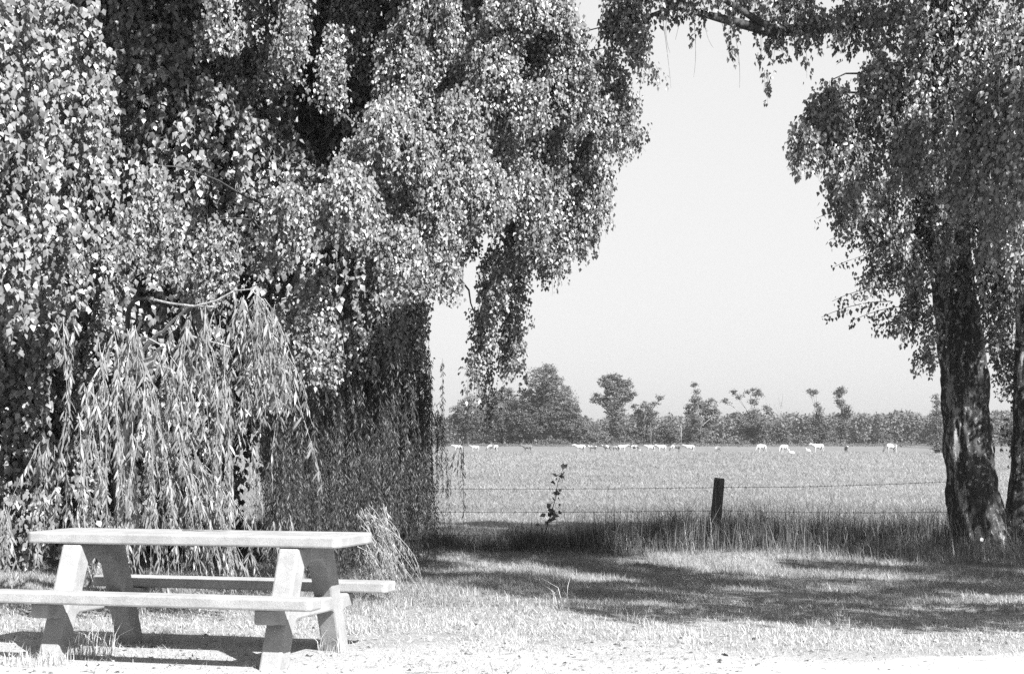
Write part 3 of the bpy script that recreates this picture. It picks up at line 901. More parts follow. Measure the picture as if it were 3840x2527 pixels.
# second trunk at the right edge
G = empty('birch_tree', (0, 0, 0))
tag(G, 'second birch with a narrower dark trunk cut by the right edge of the photo', 'tree', 'weeping birches round the picnic table')
rough_trunk('trunk', [dp(3765, 2120, 19.9), dp(3800, 2020, 19.9), dp(3830, 1900, 19.9), dp(3845, 1700, 19.9), dp(3855, 1300, 19.9), dp(3850, 900, 19.9), dp(3850, 300, 19.9), dp(3870, -500, 19.9)],
            [.20, .17, .155, .15, .14, .13, .11, .07], M['old_birch_bark'], G, 60, 260, .03)
fG = Foliage()
for (px, t, b, hw, d, cov) in [(3860, 200, 900, 130, 20.5, 1.6), (3900, -200, 600, 200, 19, 1.6), (3800, 900, 1300, 60, 20.6, 1.0)]:
    p = C(fG, px, t, b, hw, d, cov=cov, lsize=.055); branch(G, dp(3855, 700, 19.9), p, .03, .008, M['dark_bark'])
fG.build(G, M['birch_leaf'], BIRCH, 'G')

# ================================================================== fence
FY = 19.8
fence = empty('barbed_wire_fence', (0, FY, 0))
fence.location = (0, 0, 0)
tag(fence, 'weathered wooden post with barbed wire strands between lawn and meadow', 'fence')
def post(px, dy=0.0, h=.9, lean=.05):
    b = np.array(at(px, 2085, FY + dy)); b[2] = -.1
    n = 14
    zs = np.linspace(0, h + .1, n)
    pts = np.stack([b[0] + lean * zs, np.full(n, b[1]), b[2] + zs], -1)
    rad = np.full(n, .062); rad[0] = .068; rad[-1] = .058
    v, f = tube_arrays(pts, rad, 16)
    v = v.reshape(n, 16, 3)
    th = np.linspace(0, 2 * math.pi, 16, endpoint=False)
    rr = 1 + .05 * np.sin(th * 5 + 1) + .04 * np.sin(th * 11)
    v = pts[:, None] + (v - pts[:, None]) * rr[None, :, None]
    v[-1, :, 2] += .012 * np.sin(th * 2) - .004
    v = v.reshape(-1, 3)
    top = v[-16:].mean(0) + [0, 0, .008]
    me = bpy.data.meshes.new('post')
    v = np.vstack([v, top[None]])
    ff = f.tolist() + [(len(v) - 17 + k, len(v) - 17 + (k + 1) % 16, len(v) - 1) for k in range(-0, 16)]
    ff = f.tolist() + [(n * 16 - 16 + k, n * 16 - 16 + (k + 1) % 16, n * 16) for k in range(16)]
    me.from_pydata(v.tolist(), [], ff)
    return link('post', me, M['post_wood'], fence)
post(2668, lean=.10)
# the posts beyond the two trees, hidden from the photograph's place but standing there
post(1180, .1, .9, -.02)
for zi, (z, zr) in enumerate(((.80, .88), (.535, .53), (.27, .25))):
    x0, xm, x1 = at(1180, 1800, FY).x, at(2690, 1800, FY).x + .03, at(3640, 1800, FY - .25).x
    pts = []
    for xa, xb, za, zb in ((x0, xm, z + .0, z), (xm, x1, z, zr)):
        t = np.linspace(0, 1, 60)
        pts.append(np.stack([xa + (xb - xa) * t, np.full(60, FY - .065) + (0 if xb == xm else -1) * t * .1, za + (zb - za) * t - .02 * 4 * t * (1 - t) + rng.normal(0, .0015, 60)], -1))
    pts = np.vstack([pts[0], pts[1][1:]])
    w = tube('wire', pts, np.full(len(pts), .0026), M['wire'], fence, 4)
    V, Fc, nv = [], [], 0
    L = np.linspace(0, len(pts) - 1.01, 70)
    for l in L:
        i = int(l); p = pts[i] * (1 - (l - i)) + pts[i + 1] * (l - i)
        for s in (-1, 1):
            dv = np.array([s * .007, .004, .014])
            v, f = tube_arrays([p - dv, p, p + dv], [.001, .0024, .001], 3)
            V.append(v); Fc.append(f + nv); nv += len(v)
    b = link('barb', np_mesh('barb', np.vstack(V), np.vstack(Fc)), M['wire'], w); tag(b, kind='stuff')

# ================================================================== grass
def blades(name, X, Y, h, w, lean, mat, tone, segs=2, label=None, cat='grass'):
    n = len(X)
    Z = ground_z(X, Y) - .004
    th = rng.random(n) * 2 * math.pi
    lx, ly = np.cos(th) * lean, np.sin(th) * lean
    ww = np.stack([-np.sin(th + rng.normal(0, .6, n)), np.cos(th), np.zeros(n)], -1) * w[:, None]
    B = np.stack([X, Y, Z], -1)
    if segs == 1:
        tip = B + np.stack([lx * h, ly * h, h], -1)
        V = np.stack([B - ww / 2, B + ww / 2, tip], 1)
        F = np.arange(n)[:, None] * 3 + np.array([[0, 1, 2]])
        k = 3
    else:
        m1 = B + np.stack([lx * h * .22, ly * h * .22, h * .55], -1)
        tip = B + np.stack([lx * h, ly * h, h * (1 - .25 * np.minimum(lean, 1.2))], -1)
        V = np.stack([B - ww / 2, B + ww / 2, m1 - ww * .35, m1 + ww * .35, tip], 1)
        F = (np.arange(n)[:, None, None] * 5 + np.array([[0, 1, 3], [0, 3, 2], [2, 3, 4]])[None]).reshape(-1, 3)
        k = 5
    o = link(name, np_mesh(name, V.reshape(-1, 3), F, np.repeat(tone, k)), mat)
    tag(o, label, cat, kind='stuff')
    return o

def value_noise(x, y, s, seed):
    r = np.random.default_rng(seed); ph = r.random((6, 3)) * 6.28; k = r.normal(0, 1, (6, 2))
    z = 0
    for i in range(6):
        z = z + np.sin(x * k[i, 0] * s * (1 + .4 * i) + y * k[i, 1] * s * (1 + .4 * i) + ph[i, 0])
    return z / 3.5

def spot_in_view(n, y0, y1, extra=.35, power=1.0):
    y = y0 + (y1 - y0) * rng.random(n) ** power
    x = (rng.random(n) * 2 - 1) * (y * .30 + extra)
    return x, y

# lawn and verge
def lawn():
    x, y = spot_in_view(430000, 9.2, 20.5, power=.9)
    edge = 11.6 - .10 * x + value_noise(x, y, 1.3, 3) * .7
    p = np.clip((y - edge) / 2.2 + .18, .0, 1) * (.65 + .45 * value_noise(x, y, 3.0, 5))
    gate = (y > edge - 1.6) & (rng.random(len(x)) < p)
    x, y = x[gate], y[gate]; n = len(x)
    clump = value_noise(x, y, 5.0, 9)
    h = np.clip(rng.normal(.026, .011, n) + .014 * clump + .022 * smooth(13, 18, y), .010, .12)
    tone = np.clip(rng.normal(.55, .22, n) + .15 * value_noise(x, y, 1.6, 11), 0, 1)
    w_, l_ = rng.uniform(.004, .008, n), np.abs(rng.normal(.85, .5, n))
    dry = rng.random(n) < (.12 + .8 * smooth(14.5, 11.8, y + .12 * x))  # dry blades towards the front, also painting in the sunlit zone's brightness
    for q, mt, nm, lb in ((dry, 'dry_grass', 'bleached_sunlit_grass', 'short bleached grass on the lawn front, sunlight also put into its pale tone'),
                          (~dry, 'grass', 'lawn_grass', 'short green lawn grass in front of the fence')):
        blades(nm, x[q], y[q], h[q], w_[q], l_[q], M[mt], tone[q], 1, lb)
lawn()
def verge():
    x, y = spot_in_view(90000, 8.5, 13.6)
    edge = 11.3 - .10 * x + value_noise(x, y, 1.1, 13) * .9
    g = rng.random(len(x)) < np.clip(1 - np.abs(y - edge) / 1.3, 0, 1) * (.35 + .5 * value_noise(x, y, 4, 15))
    x, y = x[g], y[g]; n = len(x)
    blades('dry_grass', x, y, rng.uniform(.012, .05, n), rng.uniform(.003, .007, n), np.abs(rng.normal(1.2, .6, n)), M['dry_grass'], rng.random(n), 1,
           'dry bleached grass at the edge of the gravel')
    # longer loose tufts on the sunlit edge
    cx, cy = spot_in_view(130, 11.2, 15.5)
    k = 22
    x = np.repeat(cx, k) + rng.normal(0, .035, 130 * k); y = np.repeat(cy, k) + rng.normal(0, .035, 130 * k)
    hh = np.repeat(rng.uniform(.04, .12, 130), k) * rng.uniform(.5, 1.1, 130 * k)
    blades('grass_tufts', x, y, hh, rng.uniform(.003, .006, len(x)), np.abs(rng.normal(.6, .35, len(x))), M['dry_grass'], rng.random(len(x)), 2,
           'pale longer grass blades rising along the edge of the shade')
verge()
def tall():
    n = 90000
    x = rng.uniform(-4.8, 7.2, n); y = rng.normal(19.95, .42, n)
    dens = .55 + .5 * value_noise(x, y, 1.2, 21)
    low = np.exp(-((x - .0) / 1.3) ** 2)          # shorter stretch left of the post
    g = rng.random(n) < dens
    g &= ~((np.abs(x - 5.35) < .42) & (y < 19.95)) & ~((np.abs(x - 2.33) < .07) & (y < 19.8) & (rng.random(n) < .7))
    x, y, low = x[g], y[g], low[g]; n = len(x)
    h = np.abs(rng.normal(.20, .11, n)) * (1 - .35 * low) * (1 + .6 * value_noise(x, y, 2.2, 23)) + .03
    blades('fence_grass', x, y, h, rng.uniform(.003, .007, n), np.abs(rng.normal(.85, .5, n)), M['tall_grass'], np.clip(rng.normal(.45, .25, n), 0, 1), 2,
           'dense tangled grass growing along the foot of the fence')
    n = 11000
    x = rng.uniform(-3, 6.8, n); y = rng.normal(19.9, .3, n)
    wgt = np.clip(.35 + .75 * np.exp(-((x - 2.3) / 1.2) ** 2) + .75 * np.exp(-((x - 5.0) / .9) ** 2) - .5 * np.exp(-((x - .0) / 1.0) ** 2), .06, 1)
    g = rng.random(n) < wgt; x, y = x[g], y[g]; n = len(x)
    h = np.clip(rng.normal(.50, .14, n), .25, .98)
    blades('grass_stalks', x, y, h, rng.uniform(.0025, .005, n), np.abs(rng.normal(.45, .3, n)), M['tall_grass'], rng.random(n), 2,
           'thin seeding grass stalks rising in front of the wires')
    n = 1300
    x = rng.uniform(.6, 6.2, n); y = rng.normal(19.7, .3, n)
    blades('pale_stalks', x, y, np.clip(rng.normal(.42, .16, n), .12, .9), rng.uniform(.0025, .0045, n), np.abs(rng.normal(.7, .45, n)), M['dry_grass'], rng.random(n), 2,
           'pale dead stalks leaning among the fence grass')
    # around the right trunks
    n = 8000
    x = rng.normal(5.3, .85, n); y = rng.normal(19.0, .45, n)
    h = np.abs(rng.normal(.12, .07, n)) + .02
    blades('trunk_grass', x, y, h, rng.uniform(.003, .007, n), np.abs(rng.normal(.6, .4, n)), M['grass'], np.clip(rng.normal(.4, .25, n), 0, 1), 2,
           'rough grass round the foot of the birch trunks')
tall()
def meadow():
    n = 300000
    y = 20.8 * np.exp(rng.random(n) * math.log(250 / 20.8)); x = (rng.random(n) * 2 - 1) * (y * .31 + .5)
    sc = (y / 20.8) ** .75
    h = np.abs(rng.normal(.025, .018, n)) * sc + .012
    tone = np.clip(rng.normal(.6, .12, n) + .2 * value_noise(x, y, .35, 31), 0, 1)
    blades('meadow_grass', x, y, h, rng.uniform(.006, .013, n) * sc, np.abs(rng.normal(1.3, .6, n)), M['grass'], tone, 1,
           'sunlit meadow grass stretching to the cattle')
meadow()

# grass clump at the left front leg of the table and smaller ones
def tuft(px, py, r, hgt, n, label, name='grass_clump'):
    v = at(px, py, 1) - Vector((0, 0, CAM_H)); t = -CAM_H / v.z; p = v * t
    x = p.x + np.clip(rng.normal(0, r, n), -1.4 * r, 1.4 * r); y = p.y + np.clip(rng.normal(0, r * .7, n), -r, r)
    o = blades(name, x, y, np.abs(rng.normal(hgt, hgt * .35, n)) + .02, rng.uniform(.004, .007, n), np.abs(rng.normal(.55, .4, n)), M['dry_grass'], np.clip(rng.normal(.6, .2, n), 0, 1), 2, label, 'grass clump')
    del o['kind']
tuft(330, 2462, .10, .15, 110, 'pale grass clump in front of the left table leg')
tuft(140, 2490, .13, .07, 150, 'low grass clump at the bottom left corner beside stone chips')
tuft(1240, 2445, .05, .10, 26, 'thin grass blades at the foot of the right rear table leg')
tuft(2100, 2290, .05, .17, 14, 'two tall pale grass blades on the edge of the lawn shade')

# litter: dead leaves, chips
def litter():
    n = 3000
    x, y = spot_in_view(n, 8.4, 15.0)
    z = ground_z(x, y) + .004
    P = np.stack([x, y, z], -1)
    ax = rng.normal(0, 1, (n, 3)) * [1, 1, .25]; nr = rng.normal(0, .45, (n, 3)) + [0, 0, 1]
    s = rng.uniform(.012, .045, n)
    o = link('fallen_leaves', leaves_mesh('fallen_leaves', P, s, ax, nr, rng.random(n), BIRCH), M['dead_leaf'])
    tag(o, 'dry fallen leaves scattered over lawn and gravel', 'leaf litter', kind='stuff')
    # stones
    n = 6500
    x, y = spot_in_view(n, 8.4, 12.8); 
    cl = (x < -1.5) & (rng.random(n) < .5)
    z = ground_z(x, y)
    base = np.array([(1, 0, 0), (-.5, .87, 0), (-.5, -.87, 0), (.1, .1, .8), (0, 0, -.5)])
    F = np.array([(0, 1, 3), (1, 2, 3), (2, 0, 3), (1, 0, 4), (2, 1, 4), (0, 2, 4)])
    s = np.abs(rng.normal(.004, .003, n)) + .002
    big = (rng.random(n) < .02); s[big] *= 2.5
    a = rng.random(n) * 6.28
    c_, s_ = np.cos(a)[:, None], np.sin(a)[:, None]
    bx = base[None, :, 0] * c_ - base[None, :, 1] * s_; by = base[None, :, 0] * s_ + base[None, :, 1] * c_
    V = np.stack([x[:, None] + bx * s[:, None], y[:, None] + by * s[:, None] * .8, z[:, None] + base[None, :, 2] * s[:, None] * .7], -1)
    Fa = (np.arange(n)[:, None, None] * 5 + F[None]).reshape(-1, 3)
    o = link('gravel', np_mesh('gravel', V.reshape(-1, 3), Fa), M['stone_chip'])
    tag(o, 'small pale stones scattered on the gravel verge', 'gravel', kind='stuff')
    # sticks
    V, Fc, nv = [], [], 0
    for i in range(150):
        x0, y0 = spot_in_view(1, 8.8, 15); a = rng.random() * 6.28; l = rng.uniform(.03, .16)
        p0 = np.array([x0[0], y0[0], float(ground_z(x0[0], y0[0])) + .006]); d = np.array([math.cos(a), math.sin(a), .05]) * l
        v, f = tube_arrays([p0, p0 + d * .5 + rng.normal(0, .006, 3) * [1, 1, .3], p0 + d], [.002, .002, .001], 4)
        V.append(v); Fc.append(f + nv); nv += len(v)
    o = link('fallen_twigs', np_mesh('fallen_twigs', np.vstack(V), np.vstack(Fc)), M['twig'])
    tag(o, 'short broken twigs lying on the ground', 'twigs', kind='stuff')
litter()

# ================================================================== sapling in the fence line
def shoot(name, pxs, d, leafsize, dens, label, mat='birch_leaf'):
    root = empty(name, (0, 0, 0))
    pts = np.array([np.array(at(x, y, d)) for x, y in pxs])
    tube('stem', pts, np.linspace(.006, .002, len(pts)), M['dark_bark'], root, 5)
    seg = np.linspace(0, 1, len(pts))
    n = dens
    t = rng.uniform(.12, 1, n)
    P = np.stack([np.interp(t, seg, pts[:, i]) for i in range(3)], -1) + rng.normal(0, .035, (n, 3)) * [1, 1, .6]
    T, F = BIRCH
    ax = rng.normal(0, .8, (n, 3)) + [0, 0, -.2]
    single_leaves(P, leafsize * rng.uniform(.6, 1.2, n), ax, rng.normal(0, 1, (n, 3)), rng.random(n) * .4, BIRCH, M[mat], root, 'S')
    tag(root, label, 'sapling')
    return root
shoot('sapling', [(2040, 2010), (2062, 1940), (2082, 1870), (2092, 1810), (2118, 1740)], 19.2, .075, 48, 'slender dark-leaved shoot standing in the grass left of the fence post')

# ================================================================== cattle
def make_cow(grazing):
    """one continuous skinned body, facing -x"""
    V, Ed, R = [], [], []
    def v(p, r, parent=None):
        V.append(p); R.append(r)
        if parent is not None: Ed.append((parent, len(V) - 1))
        return len(V) - 1
    pel = v((.62, 0, 1.12), (.25, .29))
    mid = v((.15, 0, 1.03), (.30, .36), pel)
    chest = v((-.40, 0, 1.07), (.27, .35), mid)
    sh = v((-.62, 0, 1.12), (.20, .28), chest)
    if grazing:
        n1 = v((-.86, 0, .98), (.14, .19), sh); n2 = v((-1.08, 0, .62), (.10, .13), n1)
        h1 = v((-1.18, 0, .40), (.105, .12), n2); h2 = v((-1.26, 0, .17), (.07, .075), h1)
    else:
        n1 = v((-.88, 0, 1.24), (.14, .18), sh); n2 = v((-1.08, 0, 1.36), (.10, .13), n1)
        h1 = v((-1.22, 0, 1.34), (.11, .12), n2); h2 = v((-1.46, 0, 1.20), (.07, .075), h1)
    for s in (-1, 1):
        e = v((V[h1][0] + .07, s * .15, V[h1][2] + .06), (.03, .05), h1)
        v((V[e][0] + .01, s * .24, V[e][2] - .01), (.012, .03), e)
    rump = v((.84, 0, 1.12), (.16, .2), pel)
    t1 = v((.93, 0, 1.1), (.035, .035), rump); t2 = v((.97, 0, .8), (.022, .022), t1); v((.96, 0, .5), (.035, .03), t2)
    for s, dx in ((-1, 0), (1, .16)):
        a = v((-.48 + dx * .4, s * .17, .78), (.10, .12), chest); b = v((-.50 + dx, s * .17, .45), (.058, .062), a)
        c = v((-.49 + dx, s * .17, .14), (.042, .045), b); v((-.52 + dx, s * .17, .03), (.055, .06), c)
        a = v((.66 - dx * .3, s * .18, .84), (.12, .17), pel); k = v((.58 - dx, s * .18, .64), (.085, .10), a)
        b = v((.74 - dx, s * .18, .44), (.052, .062), k); c = v((.70 - dx, s * .18, .14), (.042, .045), b); v((.67 - dx, s * .18, .03), (.055, .06), c)
    v((.36, 0, .72), (.12, .13), mid)
    me = bpy.data.meshes.new('cow')
    me.from_pydata(V, Ed, [])
    o = bpy.data.objects.new('cow_skeleton', me); COL.objects.link(o)
    sk = o.modifiers.new('skin', 'SKIN'); sk.use_smooth_shade = True
    for i, r in enumerate(R):
        me.skin_vertices[0].data[i].radius = r
    me.skin_vertices[0].data[0].use_root = True
    o.modifiers.new('sub', 'SUBSURF').levels = 1
    dg = bpy.context.evaluated_depsgraph_get()
    m2 = bpy.data.meshes.new_from_object(o.evaluated_get(dg))
    m2.name = 'cow'
    bpy.data.objects.remove(o)
    # horns
    m2.materials.clear()
    m2.materials.append(M['white_cow'])
    return m2
# a mesh needs a skin layer before the modifier can be evaluated
def ensure_skin(me):
    pass
_old = bpy.data.meshes.new
try:
    COW = [make_cow(False), make_cow(True)]
except Exception as ex:
    print('skin failed', ex)
    raise
horn_v, horn_f = tube_arrays([(0, 0, 0), (0, .06, .02), (-.02, .1, .09)], [.022, .016, .004], 5)
HORN = np_mesh('horn', horn_v, horn_f); HORN.materials.append(M['bird'])
herd = [  # px, feet y, facing (deg, 0 = left), grazing, material, scale, label
    (1716, 1693, 20, 0, 'white_cow', 1.0, 'white cow half hidden behind hanging willow twigs, leftmost of the herd'),
    (1781, 1694, 0, 0, 'white_cow', .95, 'plain white cow second from the left of the herd'),
    (1848, 1696, 10, 1, 'patched_cow', 1.1, 'white cow with dark head grazing third from the left'),
    (1978, 1697, -10, 0, 'dark_cow', 1.05, 'dark cow with pale face standing apart below the big dome-shaped tree'),
    (2176, 1697, 15, 0, 'white_cow', 1.1, 'pale cow leading the left bunch of cattle'),
    (2222, 1694, 5, 0, 'patched_cow', 1.0, 'patched cow directly behind the pale leading cow'),
    (2278, 1694, -10, 0, 'patched_cow', 1.0, 'patched cow below the tall open-topped tree, head to the left'),
    (2308, 1693, 30, 1, 'dark_cow', .95, 'dark cow in the thick of the bunch under the open-topped tree'),
    (2334, 1694, 190, 0, 'white_cow', 1.05, 'pale cow at the right end of the bunch under the open-topped tree'),
    (2380, 1693, 150, 1, 'patched_cow', 1.0, 'patched cow grazing alone between two bunches of cattle'),
    (2441, 1696, 0, 0, 'white_cow', 1.0, 'white cow in front of the pale bare stems'),
    (2481, 1696, 20, 0, 'white_cow', 1.05, 'white cow close behind the cow at the bare stems'),
    (2535, 1695, 10, 1, 'patched_cow', 1.1, 'patched cow grazing beside the thin pale pole'),
    (2586, 1697, 0, 0, 'white_cow', 1.05, 'white cow below the pointed tree, right of the pole'),
    (2692, 1698, 60, 1, 'dark_cow', .95, 'dark cow turned away above the fence post'),
    (2856, 1698, 30, 1, 'white_cow', 1.15, 'white cow grazing below the sparse branching tree'),
    (2940, 1698, 40, 1, 'white_cow', 1.1, 'white cow grazing below the round dark bush'),
    (3068, 1698, 10, 0, 'white_cow', 1.2, 'large white cow walking left below the tree with a tufted stalk'),
    (3174, 1699, 90, 0, 'dark_cow', .9, 'small dark cow seen from behind near the right of the meadow'),
    (3342, 1699, 15, 1, 'patched_cow', 1.25, 'dark and white cow grazing, rightmost of the herd')]
for (px, fy, ang, gz, mat, sc, lab) in herd:
    v = at(px, fy, 1) - Vector((0, 0, CAM_H)); t = -CAM_H / v.z
    t = t * min(1.0, 258 / (v.y * t))
    x, y = v.x * t, v.y * t
    o = link('cow', COW[gz]); o.location = (x, y, float(ground_z(x, y))); o.rotation_euler = (0, 0, math.radians(ang)); o.scale = (sc * .75,) * 3
    o.material_slots[0].link = 'OBJECT'; o.material_slots[0].material = M[mat]
    tag(o, lab, 'cow', 'cattle grazing across the meadow')
    hz = .5 if gz else 1.43; hx = -1.16 if gz else -1.17
    for s in (-1, 1):
        h = link('horn', HORN, parent=o); h.location = (hx, s * .06, hz); h.scale = (1, s, 1)

def bird(px, py, lab):
    v = at(px, py, 1) - Vector((0, 0, CAM_H)); t = -CAM_H / v.z
    x, y = v.x * t, v.y * t
    root = empty('bird', (x, y, 0))
    tag(root, lab, 'bird', 'white birds among the cattle')
    bm = bmesh.new(); bmesh.ops.create_uvsphere(bm, u_segments=10, v_segments=7, radius=1)
    bmesh.ops.scale(bm, vec=(.28, .13, .13), verts=bm.verts)
    for q in bm.verts:
        if q.co.x > .1: q.co.z -= (q.co.x - .1) * .5; q.co.y *= .5
    bmesh.ops.translate(bm, vec=(0, 0, .34), verts=bm.verts)
    link('body', bm_mesh('body', bm), M['bird'], root)
    tube('neck', [(-.2, 0, .4), (-.28, 0, .5), (-.27, 0, .6), (-.33, 0, .64), (-.42, 0, .61)], [.055, .035, .035, .04, .008], M['bird'], root, 6)
    for s in (-1, 1): tube('leg', [(0, s * .04, .28), (.02, s * .04, .14), (0, s * .04, 0)], [.012, .01, .012], M['twig'], root, 4)
bird(3032, 1697, 'small white bird on the grass just left of the large white cow')
bird(2970, 1708, 'small white bird nearer the camera than the grazing cows')

# ================================================================== hedge trees
def far_tree(name, label, px, d, top_px, hw_px, lobes, group='trees in the hedge beyond the meadow', trunk_top=.6, lsize=.30, cov=1.9, lim=None, mat='far_leaf', tonebias=0.0):
    """lobes: (dx, dz, rx, rz) as fractions of half width / height; leaves sit in clumps over each lobe"""
    s = d / F_PX
    base = at(px, 1668, d); gz = float(ground_z(base.x, d)); base = Vector((base.x, d, gz))
    H = (at(px, top_px, d).z - gz); HW = hw_px * s
    root = empty(name, (0, 0, 0))
    P, SZ, AX, NR, TN = [], [], [], [], []
    limbs = []
    for (dx, dz, rx, rz) in lobes:
        c = np.array([base.x + dx * HW, d + rng.normal(0, HW * .2), gz + dz * H])
        R = np.array([rx * HW, max(rx * HW * .8, .5), rz * H])
        limbs.append(c)
        ncl = max(5, int(9.5 * cov * (R[0] * R[2]) / 1.6))
        q = unit(rng.normal(0, 1, (ncl, 3))) * (rng.random((ncl, 1)) ** .45)
        cc = c + q * R
        k = 36
        n = ncl * k
        cr = rng.uniform(.3, .62, (ncl, 1))
        pp = np.repeat(cc, k, 0) + rng.normal(0, 1, (n, 3)) * np.repeat(cr, k, 0) * np.array([.6, .6, .38])
        ok = pp[:, 2] > gz + .05
        pp = pp[ok]; n = len(pp)
        P.append(pp); SZ.append(lsize * rng.uniform(.6, 1.3, n)); AX.append(rng.normal(0, 1, (n, 3)) * [1, 1, .5]); NR.append(rng.normal(0, .6, (n, 3)) + [.5, -.5, .75])
        TN.append(np.clip(rng.normal(.45 + tonebias, .22, n), 0, 1))
    P = np.vstack(P)
    o = link('foliage', leaves_mesh('foliage', P, np.concatenate(SZ), np.vstack(AX), np.vstack(NR), np.concatenate(TN), SIMPLE), M[mat], root); tag(o, kind='stuff')
    tr = .035 * H * .6 + .08
    tube('trunk', [np.array(base) - [0, 0, .3], np.array(base) + [.1, 0, H * trunk_top * .5], np.array(base) + [0, 0, H * trunk_top]], [tr, tr * .7, tr * .35], M['dark_bark'], root, 7)
    for c in limbs[:12]:
        p0 = np.array(base) + [0, 0, min(H * trunk_top * .8, max(.4, (c[2] - gz) * .55))]
        tube('branch', bezier(p0, (p0 + c) / 2 + [0, 0, -.1 * abs(c[2] - p0[2])], c, 6), np.linspace(tr * .35, .04, 6), M['twig'], root, 4)
    tag(root, label, 'tree', group)
    return root

DH = 335
dome = [(0, .30, .95, .25), (-.55, .25, .45, .22), (.5, .28, .5, .25), (-.25, .55, .6, .2), (.3, .58, .6, .2), (0, .8, .5, .17), (.12, .93, .28, .08), (.7, .4, .3, .18)]
far_tree('broadleaf_tree', 'medium round tree at the left end of the hedge, dark beneath', 1745, 330, 1468, 75, [(0, .55, .8, .3), (-.4, .5, .5, .25), (.4, .45, .5, .3), (.1, .8, .45, .18), (-.1, .35, .5, .15)])
far_tree('broadleaf_tree', 'bushy tree half hidden by the hanging birch column', 1880, 338, 1450, 135, dome)
far_tree('broadleaf_tree', 'largest dome-shaped tree of the hedge, right of the hanging birch column', 2040, 333, 1366, 138, dome, cov=2.1)
far_tree('bush', 'wide low bush between the dome-shaped tree and the open-topped tree', 2170, 330, 1552, 90, [(0, .4, .8, .4), (-.5, .4, .5, .35), (.5, .35, .5, .35), (.1, .75, .4, .25)])
far_tree('bush', 'pale bush at the foot of the hedge, below the gap left of the open-topped tree', 2240, 322, 1600, 60, [(0, .4, .8, .4), (-.5, .4, .5, .35), (.5, .35, .5, .35)], tonebias=.2)
far_tree('broadleaf_tree', 'tall open-topped tree with spreading crown over a narrow dark foot', 2305, 333, 1402, 95,
         [(0, .12, .35, .12), (.05, .3, .38, .14), (0, .5, .45, .15), (-.3, .62, .35, .12), (.3, .68, .35, .14), (-.65, .66, .25, .07), (-.05, .82, .5, .12), (-.35, .88, .3, .09), (.4, .86, .35, .1), (.6, .7, .25, .08), (0, .95, .35, .05)], cov=2.2)
far_tree('broadleaf_tree', 'leaning tree with a bent side branch right of the open-topped tree', 2415, 335, 1482, 75,
         [(-.1, .2, .5, .2), (.1, .42, .5, .18), (-.3, .6, .35, .14), (.35, .62, .38, .14), (.05, .76, .3, .1), (.55, .82, .22, .06), (.8, .95, .16, .035), (-.5, .78, .22, .05)])
far_tree('bush', 'round dark bush left of the thin pole', 2505, 332, 1572, 52, [(0, .45, .8, .45), (-.4, .4, .5, .35), (.4, .35, .5, .35)])
far_tree('broadleaf_tree', 'pointed tree with a spike on top and a broad shoulder to the right', 2625, 333, 1438, 85,
         [(-.1, .14, .55, .13), (.2, .3, .6, .15), (-.3, .38, .4, .14), (-.35, .55, .32, .12), (-.25, .72, .24, .1), (-.2, .86, .14, .07), (-.22, .97, .08, .03), (.35, .58, .4, .12), (.7, .52, .3, .09), (.05, .62, .3, .1), (.5, .7, .25, .05)])
far_tree('broadleaf_tree', 'sparse tree with long ascending branches and thin tufts', 2825, 334, 1448, 115,
         [(0, .18, .42, .16), (.1, .36, .45, .14), (-.3, .3, .3, .12), (.05, .52, .28, .1), (.0, .72, .16, .08), (.1, .88, .22, .06), (-.1, .93, .18, .04), (-.5, .82, .14, .04), (-.62, .9, .1, .03), (-.88, .74, .13, .045), (-.6, .5, .14, .04), (-.42, .42, .13, .05), (.4, .64, .22, .04), (.5, .55, .16, .06), (.3, .86, .14, .06)], cov=1.7)
far_tree('bush', 'round dark bush right of the sparse tree', 2925, 331, 1568, 45, [(0, .5, .75, .45), (.2, .3, .6, .3), (-.4, .4, .45, .3)])
far_tree('broadleaf_tree', 'broad low tree with a bare stalk carrying a tufted top', 3070, 332, 1458, 60,
         [(0, .2, .75, .18), (-.3, .35, .6, .15), (.35, .35, .55, .16), (.05, .48, .45, .1), (.0, .62, .2, .07), (-.1, .72, .1, .03), (-.35, .92, .22, .05), (-.5, .96, .14, .02), (-.15, .93, .14, .04)])
far_tree('broadleaf_tree', 'narrow columnar tree with a lobed head', 3160, 333, 1448, 38,
         [(0, .15, .6, .14), (-.05, .35, .5, .13), (0, .52, .5, .1), (.55, .5, .45, .08), (.3, .62, .5, .07), (-.15, .72, .5, .09), (-.3, .88, .6, .09), (.0, .94, .5, .05)], cov=2.4)
far_tree('bush', 'small dark bush below the columnar tree', 3010, 326, 1632, 34, [(0, .5, .8, .45), (.4, .3, .5, .3)])
far_tree('bush', 'small round bush standing in front of the far wood', 3325, 345, 1620, 30, [(0, .5, .8, .45), (-.3, .3, .6, .3)])
far_tree('conifer', 'dense dark pointed tree beside the thick birch trunk', 3515, 300, 1478, 44,
         [(0, .12, .95, .12), (0, .3, .85, .14), (-.05, .48, .7, .12), (0, .64, .55, .1), (.05, .8, .4, .1), (0, .94, .2, .06)], cov=2.6, lsize=.25)
far_tree('bush', 'low dark mound of brush beside the thick birch trunk', 3545, 215, 1662, 48, [(0, .45, .8, .4), (-.45, .25, .5, .2), (.4, .4, .5, .4)])
